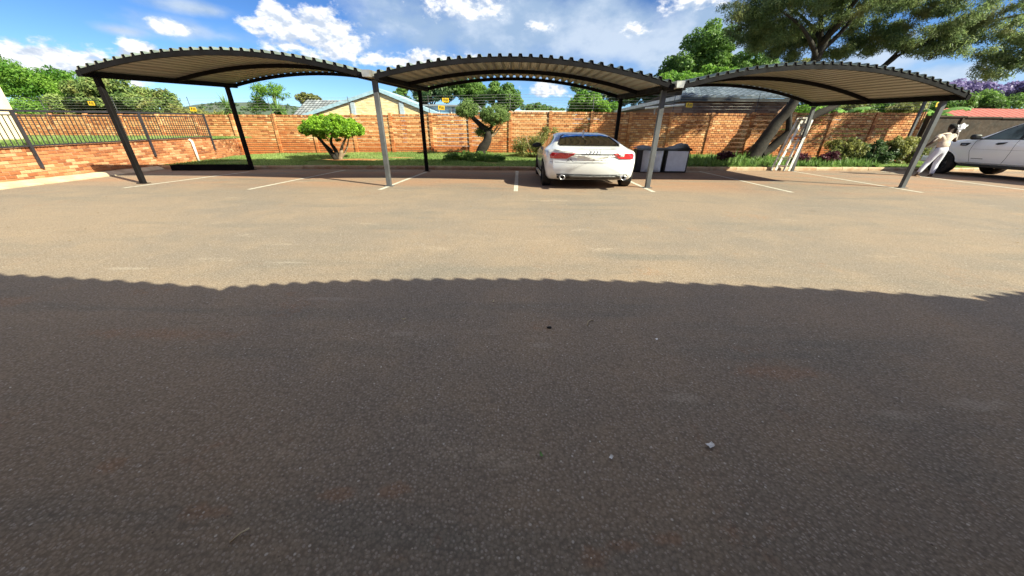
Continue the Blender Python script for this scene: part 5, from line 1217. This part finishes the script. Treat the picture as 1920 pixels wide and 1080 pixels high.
tree('small leafy tree under the right end of the right carport', (25.5, 24, 0), [((24.4, 24, 2.8), (1.5, 1.2, .8), 20), ((21.8, 24, 2.7), (1.3, 1.2, .7), 16)], lf_olive, 6000, .18, 121, cr=.4)

tree('yellow-green shrub tree behind the ladder, beyond the wall', (19.5, 24, 0), [((18.2, 24, 2.5), (1.4, 1.2, .75), 22), ((20.4, 25, 2.8), (1.4, 1.2, .8), 20)], lf_bright, 7000, .17, 122, cr=.4)
tree('mid green hedge-like tree under the middle of the right carport roof', (22, 30, 0), [((20, 30, 2.9), (2.2, 1.4, 1.1), 26), ((24.5, 30.5, 3.2), (2.4, 1.4, 1.2), 28)], lf_mid, 11000, .2, 123, cr=.55)

# spiky yuccas and banana leaves above the wall
m_yt = m_bark
for (x, y, z, lab, sd) in ((-18.9, 24.5, 2.65, 'spiky yucca-like plant above the wall left of the feathery tree', 1), (-15.7, 24.6, 2.55, 'spiky yucca-like plant above the wall in front of the grey tiled roof', 2)):
    t = thing('yucca', (x, y, 0), lab, 'yucca', 'yuccas beyond the wall'); straps('leaf_rosette', [(x, y, z, 1), (x + .1, y, z - .25, 1)], lf_strap, 46, 1.0, .045, sd, t, -.3)
    mb = MB(); trunk_mesh(mb, [(x, y, -.05), (x + .05, y, 1.2), (x, y, z + .05)], [.14, .11, .09], 8, sd); mb.build('trunk', m_yt, t)
lf_ban = leafy('banana_leaf', (.07, .16, .03), (.17, .30, .08), .45)
def banana(base, lab, leaves, sd):
    t = thing('banana_plant', base, lab, 'banana plant', 'banana plants beyond the wall'); g = random.Random(sd); x, y, z = base
    for k, (dx, dz, ln, dr) in enumerate(leaves):
        V = []; F = []; n = 12
        for i in range(n + 1):
            u = i / n; w = .26 * math.sin(math.pi * min(1, u * .92 + .08)) ** .6; px = x + dx * ln * u; pz = z + 2.65 + dz * u * ln - dr * u * u * ln; py = y + .25 * math.sin(k * 2.1) * u
            V += [(px, py - w, pz - .10 - .06 * ((i + k) % 2)), (px, py, pz), (px, py + w, pz - .10 - .06 * (i % 2))]
        for i in range(n): F += [(3 * i, 3 * i + 1, 3 * i + 4, 3 * i + 3), (3 * i + 1, 3 * i + 2, 3 * i + 5, 3 * i + 4)]
        raw('leaf', lf_ban, t, np.array(V), np.array(F), np.array([g.random() if i % 3 != 1 else 1. for i in range(len(V))]))
    mb = MB(); trunk_mesh(mb, [(x, y, -.05), (x, y, 1.3), (x, y, 2.75)], [.14, .12, .07], 8, sd); mb.build('stem', lf_ban, t)
banana((19.4, 22.2, 0), 'banana plant with broad leaves left of the lone pole, over the wall', [(.9, .55, 1.5, .35), (-.6, .7, 1.1, .5), (.7, .8, 1.2, .7)], 5)
banana((24.9, 22.5, 0), 'banana plant with one long leaf reaching toward the red roof', [(.95, .52, 2.2, .38), (-.5, .8, 1.0, .6), (.8, .3, 1.4, .4)], 6)

# ------------------------------------------------------------------ houses beyond the wall
m_yb = plain('yellow_brick', (.70, .55, .32), .9, var=.1, scale=4, bump=.3, c2=(.62, .47, .27)); m_fascia = plain('blue_grey_fascia', (.30, .44, .54), .6, var=.15); m_soffit = plain('timber_soffit', (.22, .12, .07), .8)
m_tile = toned('grey_roof_tile', [(0, (.12, .13, .145)), (.5, (.175, .19, .21)), (1, (.25, .265, .285))], .8, .3, 30, rnd=.0); m_dbrick = toned('dark_house_brick', [(0, (.17, .095, .068)), (.5, (.31, .175, .12)), (1, (.44, .28, .19))], .9, .4, 60, rnd=.1)
m_cream = plain('cream_plaster', (.66, .54, .38), .9, var=.12, scale=2, bump=.3, bscale=50); m_pale = plain('pale_wall', (.62, .60, .57), .8, var=.15); m_bluewall = plain('blue_grey_wall', (.36, .43, .50), .7, var=.15); m_redroof = plain('red_roof_sheet', (.36, .085, .06), .6, var=.25, scale=3)
def brick_rows(mb, x0, x1, y, z0, z1, bw, bh, seed, gable=None, amp=.012):
    g = random.Random(seed); r = 0; z = z0
    while z < z1 - .02:
        x = x0 - (bw / 2 if r % 2 else 0)
        while x < x1:
            a, b = max(x0, x + .008), min(x1, x + bw - .008)
            if b - a > .05 and (gable is None or (gable(a, z + bh) and gable(b, z + bh))):
                mb.t = min(1, max(0, g.gauss(.5, .25))); d = g.uniform(.4, 1) * amp
                mb.add([(a, y - d, z + .008), (b, y - d, z + .008), (b, y - d, z + bh - .008), (a, y - d, z + bh - .008), (a, y, z), (b, y, z), (b, y, z + bh), (a, y, z + bh)], [(0, 1, 2, 3), (4, 5, 1, 0), (3, 2, 6, 7), (4, 0, 3, 7), (1, 5, 6, 2)])
            x += bw
        z += bh; r += 1
# gable house
t = thing('house', (-12, 32, 0), 'yellow brick house with pale blue-grey barge boards on its gable', 'house'); mb = MB()
ap = (-11.45, 4.50); el, er = (-18.3, 2.50), (-6.3, 2.62)
def gz(x): return lerp(el[1], ap[1], (x - el[0]) / (ap[0] - el[0])) if x < ap[0] else lerp(ap[1], er[1], (x - ap[0]) / (er[0] - ap[0]))
mb.prism([(-17.0, -.05), (-7.4, -.05), (-7.4, gz(-7.4) - .1), (ap[0], ap[1] - .1), (-17.0, gz(-17.0) - .1)], 'y', 32, 42); mb.build('wall', m_yb, t)
m_yb2 = toned('yellow_face_brick', [(0, (.60, .45, .25)), (.5, (.72, .56, .33)), (1, (.80, .66, .42))], .9, .3, 60, rnd=.0)
mb = MB(); brick_rows(mb, -16.9, -7.5, 31.998, 1.2, 4.5, .30, .105, 3, lambda x, z: z < gz(x) - .22); stuff(mb.build('face_bricks', m_yb2, t))
for a, b in ((el, ap), (ap, er)):
    mb = MB(); A_ = Vector((a[0], 31.84, a[1])); B_ = Vector((b[0], 31.84, b[1])); mb.sweep([A_, B_], .06, .26, up=Vector((0, 0, 1))); mb.build('barge_board', m_fascia, t)
    mb = MB(); mb.add([A_ + Vector((0, .03, .14)), B_ + Vector((0, .03, .14)), B_ + Vector((0, 10.6, .14)), A_ + Vector((0, 10.6, .14)), A_ + Vector((0, .03, .02)), B_ + Vector((0, .03, .02)), B_ + Vector((0, 10.8, .02)), A_ + Vector((0, 10.8, .02))], [(0, 1, 2, 3), (7, 6, 5, 4), (0, 4, 5, 1), (3, 2, 6, 7), (0, 3, 7, 4), (1, 5, 6, 2)]); mb.build('roof', m_fascia, t)
    mb = MB(); mb.sweep([A_ + Vector((0, .09, -.15)), B_ + Vector((0, .09, -.15))], .1, .05); mb.build('soffit', m_soffit, t)
for x in (-13.85, -9.7): mb = MB(); mb.box(x - .18, x + .18, 31.9, 31.985, .5, gz(x) - .22); mb.build('pilaster', m_bluewall, t)
# grey tiled roof
def tile_roof(name, P0, P1, P2, P3, nu, nv, parent, mat, seed):
    """rows of tiles on the quad P0 P1 (eave) P3 P2 (ridge)"""
    g = random.Random(seed); P0, P1, P2, P3 = map(Vector, (P0, P1, P2, P3)); n = (P1 - P0).cross(P2 - P0).normalized(); n = n if n.z > 0 else -n; mb = MB()
    def Q(u, v): return P0.lerp(P1, u).lerp(P2.lerp(P3, u), v)
    for j in range(nv):
        for i in range(nu):
            u0, u1, v0, v1 = i / nu, (i + .97) / nu, j / nv, (j + 1.08) / nv; mb.t = min(1, max(0, g.gauss(.5, .22))); um = (u0 + u1) / 2; v1 = min(v1, 1)
            lo = n * .075; hi = n * .01; w = n * .07
            mb.add([Q(u0, v0) + lo, Q(um, v0) + lo + w, Q(u1, v0) + lo, Q(u0, v1) + hi, Q(um, v1) + hi + w, Q(u1, v1) + hi, Q(u0, v0), Q(u1, v0)], [(0, 1, 4, 3), (1, 2, 5, 4), (6, 7, 2, 1, 0)])
    o = mb.build(name, mat, parent, normals=False); return o
t = thing('house', (-19, 37, 0), 'house with plain grey tiled roof left behind the gable', 'house'); mb = MB(); mb.box(-21.3, -14.2, 36.4, 42, -.05, 2.75); mb.build('wall', m_yb, t)
stuff(tile_roof('roof_tiles', (-21.8, 36.0, 2.55), (-13.8, 36.0, 2.55), (-21.8, 39.4, 4.25), (-13.8, 39.4, 4.25), 22, 8, t, m_tile, 5))
mb = MB(); mb.add([(-21.8, 36, 2.54), (-13.8, 36, 2.54), (-13.8, 39.4, 4.22), (-21.8, 39.4, 4.22), (-21.8, 43, 2.5), (-13.8, 43, 2.5)], [(0, 1, 2, 3), (3, 2, 5, 4)]); mb.build('roof', m_tile, t)
# shed and flat roof
t = thing('shed', (-6.7, 34, 0), 'low blue-grey shed behind the cloud-pruned tree with flat metal roof', 'shed'); mb = MB(); mb.box(-8.4, -3.6, 34.2, 38, -.05, 3.45); mb.build('wall', m_bluewall, t); mb = MB(); mb.bbox(-10.2, -3.4, 33.8, 38.4, 3.47, 3.62, .02); mb.build('roof', m_tile, t)
for x in (-8.2, -7.0, -5.9, -4.8): mb = MB(); mb.box(x, x + .10, 34.12, 34.195, 1.5, 3.40); mb.build('door_frame', m_pale, t)
for x in (-7.7, -6.5, -5.3): mb = MB(); mb.box(x - .35, x + .42, 34.15, 34.19, 1.9, 3.2); mb.build('door_panel', m_fascia, t)
t = thing('house', (3, 40, 0), 'long low white flat-roofed building behind the white car', 'house'); mb = MB(); mb.box(-.8, 6.2, 40.3, 46, -.05, 3.3); mb.build('wall', m_yb, t); mb = MB(); mb.bbox(-1.0, 6.4, 40, 46.3, 3.3, 3.56, .02); mb.build('parapet', m_pale, t)
# brick house on the right with dark tiles
m_tile2 = toned('slate_blue_tile', [(0, (.09, .115, .15)), (.5, (.15, .185, .235)), (1, (.25, .29, .34))], .6, .3, 30, rnd=.0)
t = thing('house', (12, 23, 0), 'dark brick house with grey roof tiles behind the bulk cubes and acacia', 'house')
mb = MB(); mb.box(9.9, 16.0, 22.5, 31, -.05, 3.28); mb.build('wall', m_dbrick, t); mb = MB(); brick_rows(mb, 9.9, 15.9, 22.498, 1.9, 3.2, .27, .10, 8, amp=.016); stuff(mb.build('face_bricks', m_dbrick, t))
stuff(tile_roof('roof_tiles', (9.5, 22.0, 3.34), (16.4, 22.0, 3.34), (11.0, 25.4, 4.32), (16.4, 25.4, 4.32), 17, 7, t, m_tile2, 9))
mb = MB(); mb.add([(9.5, 22, 3.33), (16.4, 22, 3.33), (16.4, 25.4, 4.29), (11.0, 25.4, 4.29), (16.4, 31.4, 3.3), (9.5, 31.4, 3.3)], [(0, 1, 2, 3), (3, 2, 4, 5)]); mb.build('roof', m_tile, t)
mb = MB(); mb.box(9.5, 16.4, 21.96, 22.03, 3.14, 3.31); mb.build('fascia', m_trim, t); mb = MB(); mb.bbox(9.42, 9.52, 22.0, 44, 3.22, 3.44, .01); mb.build('gutter', m_pale, t)
mb = MB(); mb.box(9.9, 15, 31.02, 44, -.05, 3.25); mb.build('side_wing', m_dbrick, t); mb = MB(); mb.box(9.56, 15.2, 31.42, 44.2, 3.28, 3.40); mb.build('wing_roof', m_tile, t)
mb = MB(); mb.box(9.5, 9.86, 22.05, 44, 3.12, 3.2); mb.build('soffit', m_trim, t)
# red roof house, cream building
t = thing('house', (52, 40, 0), 'house with plain red roof at the far right edge', 'house'); mb = MB(); mb.box(49.2, 66, 41.5, 48, -.05, 3.0); mb.build('wall', m_cream, t)
mb = MB(); mb.prism([(40.6, 2.9), (45, 4.55), (49.4, 2.9), (49.4, 2.8), (45, 4.43), (40.6, 2.8)], 'x', 48.6, 67); mb.build('roof', m_redroof, t)
mb = MB(); mb.sweep([(48.55, 40.55, 2.86), (48.55, 45, 4.53)], .06, .2); mb.build('barge_board', m_cream, t)
for k in range(22): mb = MB(); x = 49 + k * .8; mb.sweep([(x, 40.6, 2.905), (x, 45, 4.555)], .05, .03); mb.build('roof_rib', m_redroof, t)
t = thing('building', (-18, 10, .86), 'cream plastered building corner at the left edge, on the terrace', 'building'); mb = MB(); mb.box(-28, -17.62, 4, 13.0, .8, 7); mb.build('wall', m_cream, t)
mb = MB(); mb.box(-17.615, -17.57, 6, 11.9, .8, 2.0); mb.build('plinth', m_mortar, t)
pb = MB(); g = random.Random(2)
for r in range(13):
    y = 6.0 + (.117 if r % 2 else 0)
    while y < 11.8: pb.t = min(1, max(0, g.gauss(.5, .25))); pb.bbox(-17.575, -17.555, y, y + .222, .85 + r * .0845, .922 + r * .0845, .004); y += .234
stuff(pb.build('face_bricks', m_brick2, t))

# distant hill with trees
mb = MB(); vs = []; n = 70
for i in range(n + 1):
    x = lerp(-620, 500, i / n); h = 10 + 20 * math.exp(-((x + 310) / 130) ** 2) + 9 * math.exp(-((x - 300) / 160) ** 2) + 3.2 * noise.noise(Vector((x * .02, 1, 0))) + 1.5 * noise.noise(Vector((x * .09, 3, 0)))
    vs += [(x, 400, -1), (x, 402, h * .55), (x, 425, h), (x, 700, h * .8)]
mb.add(vs, [(i * 4 + j, i * 4 + 4 + j, i * 4 + 5 + j, i * 4 + 1 + j) for i in range(n) for j in range(3)], 0, True); struct(mb.build('hills', plain('hill_green', (.05, .075, .055), .95, var=.5, scale=.05, c2=(.075, .085, .065))))
cl = []; g = random.Random(77)
for k in range(420):
    x = g.uniform(-600, 480); h = 10 + 20 * math.exp(-((x + 310) / 130) ** 2) + 9 * math.exp(-((x - 300) / 160) ** 2); f = g.random(); r = g.uniform(2.5, 5); cl.append((x, 402 + 20 * f, h * lerp(.55, 1, f) - r * .35, r, r, r * .7))
stuff(foliage('hill_trees', lf_dark, None, cl, 16000, 2.4, 78))
cl = [(g.uniform(-140, 150), g.uniform(95, 120), g.uniform(1.5, 4.2), g.uniform(2, 4), g.uniform(2, 3), g.uniform(1.2, 2.2)) for _ in range(150)]
stuff(foliage('distant_trees', lf_mid, None, cl, 22000, .8, 79))

# ------------------------------------------------------------------ electric fence, warning signs, white tube
ef = thing('electric_fence', (0, 19.2, 2.4), 'thin wire electric fence on slim dark rods along the wall top', 'fence')
rods = [-29.2, -25.2, -21.2, -17.1, -12.82, -8.6, -4.44, -.28, 3.91, 7.89, 11.95, 15.85, 20.1]
for x in rods: mb = MB(); z = bw_top(x); mb.tube([(x, bw_y(x) - .05, z - .5), (x, bw_y(x) - .055, z + .05), (x - .02, bw_y(x) - .06, z + .82)], .016, 6); mb.build('rod', m_black, ef)
for k in range(6):
    mb = MB(); mb.tube([(x, bw_y(x) - .075, bw_top(x) + .16 + k * .12) for x in rods], .0045, 4); mb.build('wire', m_galv, ef)
m_yel = plain('sign_yellow', (.72, .46, .02), .5, var=.1)
for (x, z, tl, lab) in ((-22.4, 2.56, .0, 'yellow electric-fence warning plate behind the front left carport post'), (-16.95, 2.33, .02, 'yellow warning plate above the railing end, in front of the far hill'), (-3.56, 2.84, 0, 'upper yellow warning plate left of the cloud-pruned tree'), (-3.80, 2.50, .06, 'lower orange-yellow warning plate left of the cloud-pruned tree'), (8.62, 2.71, .04, 'yellow warning plate at the end of the white tube'), (20.5, 2.83, -.1, 'yellow warning plate beside the rightmost carport front post')):
    t = thing('warning_sign', (x, bw_y(x) - .1, z), lab, 'sign', 'yellow warning plates on the electric fence'); mb = MB(); mb.bbox(-.21, .21, -.012, 0, -.125, .125, .004); o = mb.build('plate', m_yel, t, (0, 0, 0)); t.rotation_euler = (0, tl, 0); t.scale = (.78, 1, .78)
    mb = MB(); mb.prism([(-.02, .095), (.05, .095), (.015, .02), (.055, .02), (-.04, -.10), (-.005, -.015), (-.05, -.015)], 'y', -.0155, -.0135); mb.build('bolt_symbol', m_trim, o, (-.09, 0, 0))
    for zz in (.05, .0, -.05): mb = MB(); mb.box(-.02, .17, -.0150, -.0135, zz - .012, zz + .012); mb.build('text_line', m_trim, o, (0, 0, 0))
t = thing('white_tube', (7.5, 18.9, 2.6), 'slanting white tube bracketed on the wall top beside the brick house', 'tube'); mb = MB(); mb.tube([(6.5, 18.95, 2.56), (8.4, 18.92, 2.74)], .05, 10); mb.build('tube', m_white, t)
mb = MB(); mb.sweep([(7.0, 18.97, 2.3), (7.0, 18.95, 2.60)], .06, .04, up=Vector((0, 1, 0))); mb.build('bracket', m_galv, t)

# ------------------------------------------------------------------ litter on the asphalt
m_paper = plain('paper_scrap', (.72, .72, .74), .8, var=.2); m_dryleaf = plain('dry_leaf', (.52, .42, .27), .8, var=.3); m_grleaf = plain('green_leaf', (.10, .22, .05), .6, var=.2); m_stone = plain('grey_stone', (.30, .27, .24), .9, var=.3)
def scrap(name, x, y, s, mat, lab, cat, a=0., asp=.5, h=.012):
    n = 6; mb = MB(); vs = []; g = random.Random(int(x * 1000) + 3)
    for i in range(n + 1):
        for j in range(n + 1):
            u, v = i / n - .5, j / n - .5; w = asp * math.cos(u * 2.9) if cat == 'leaf' else asp * (1 + .5 * noise.noise(Vector((u * 5, v * 5, x)))); X = u * s; Y_ = v * s * w; vs.append((x + X * math.cos(a) - Y_ * math.sin(a), y + X * math.sin(a) + Y_ * math.cos(a), .006 + h * (abs(noise.noise(Vector((u * 6, v * 6, y))) + .3) + u * u * 2)))
    mb.add(vs, [(i * (n + 1) + j, (i + 1) * (n + 1) + j, (i + 1) * (n + 1) + j + 1, i * (n + 1) + j + 1) for i in range(n) for j in range(n)], 0, True); return tag(mb.build(name, mat), lab, cat)
scrap('paper_scrap', .961, 1.139, .034, m_paper, 'crumpled white paper scrap on the shaded asphalt, right of centre', 'scrap', .4, .7, .016)
scrap('leaf', .141, 1.075, .03, m_grleaf, 'small green leaf on the shaded asphalt near the bottom centre', 'leaf', 1.9, .45)
scrap('paper_scrap', 1.054, 2.055, .018, m_paper, 'tiny white chip on the asphalt below the scalloped shadow edge', 'scrap', .2, .8)
scrap('leaf', -.877, 2.295, .035, m_dryleaf, 'pale dry leaf on the shaded asphalt left of centre', 'leaf', .3, .3)
scrap('leaf', -.177, 2.621, .04, m_dryleaf, 'thin dry leaf just below the shadow edge at centre', 'leaf', 1.2, .25)
scrap('paper_scrap', .464, 1.066, .022, m_paper, 'small grey-white paper flake next to the green leaf', 'scrap', .9, .6)
mb = MB(); mb.tube([(-1.02, .69, .008), (-1.0, .72, .014), (-.985, .74, .008)], .0035, 5); tag(mb.build('twig', m_dryleaf), 'pale straight twig on the asphalt at the bottom left', 'twig')
mb = MB(); mb.tube([(.585, 2.24, .008), (.60, 2.29, .012), (.63, 2.32, .01), (.65, 2.31, .008)], .004, 5); tag(mb.build('twig', m_dryleaf), 'curved twig on the shaded asphalt right of centre', 'twig')
bm = bmesh.new(); bmesh.ops.create_icosphere(bm, subdivisions=2, radius=1)
for v in bm.verts: q = 1 + .25 * noise.noise(v.co * 1.7); v.co = Vector((.284 + v.co.x * .02 * q, 2.204 + v.co.y * .012 * q, .006 + v.co.z * .010 * q))
mb = MB(); mb.bm(bm, 0, True); tag(mb.build('stone', plain('black_stone', (.02, .02, .022), .8)), 'small black lump on the shaded asphalt at centre', 'stone')
# loose grit
g = np.random.default_rng(8); V = []; F = []; T = []
for k in range(2600):
    y = .5 + 3.0 * g.random() ** 1.5; x = g.normal() * (.8 + y * .8); s = .0022 + .0045 * g.random() ** 3; o = len(V); a = g.random() * 6
    for q in range(4): V.append((x + s * math.cos(a + q * 1.57) * g.uniform(.7, 1.3), y + s * math.sin(a + q * 1.57) * g.uniform(.7, 1.3), -.001))
    V.append((x, y, s * .9)); F += [(o, o + 1, o + 4), (o + 1, o + 2, o + 4), (o + 2, o + 3, o + 4), (o + 3, o, o + 4)]; T += [g.random()] * 5
m_grit = toned('grit', [(0, (.13, .10, .085)), (.75, (.24, .19, .15)), (.93, (.45, .40, .34)), (1, (.62, .58, .52))], .9, 0, rnd=0)
stuff(raw('grit', m_grit, None, np.array(V), np.array(F), np.array(T)))
# fallen leaves and bark blown against the kerb and over the bays
g = np.random.default_rng(21); V = []; F = []; T = []
for k in range(700):
    if k < 480: x = g.uniform(-9.5, 16.5); y = kerb_y(x) - .03 - abs(g.normal()) * .35
    else: x = g.uniform(-10, 15); y = g.uniform(4.2, 14)
    s_ = .012 + .022 * g.random(); a = g.random() * 6.283; o = len(V); z = .006 + .008 * g.random()
    for q, (u, v) in enumerate(((-1, 0), (0, .45), (1, 0), (0, -.45))): V.append((x + s_ * (u * math.cos(a) - v * math.sin(a)), y + s_ * (u * math.sin(a) + v * math.cos(a)), z + (.006 * g.random() if q % 2 else 0)))
    F.append((o, o + 1, o + 2, o + 3)); T += [g.random()] * 4
stuff(raw('leaf_litter', toned('leaf_litter', [(0, (.08, .05, .03)), (.5, (.20, .13, .06)), (1, (.36, .27, .13))], .9, 0, rnd=0), None, np.array(V), np.array(F), np.array(T)))
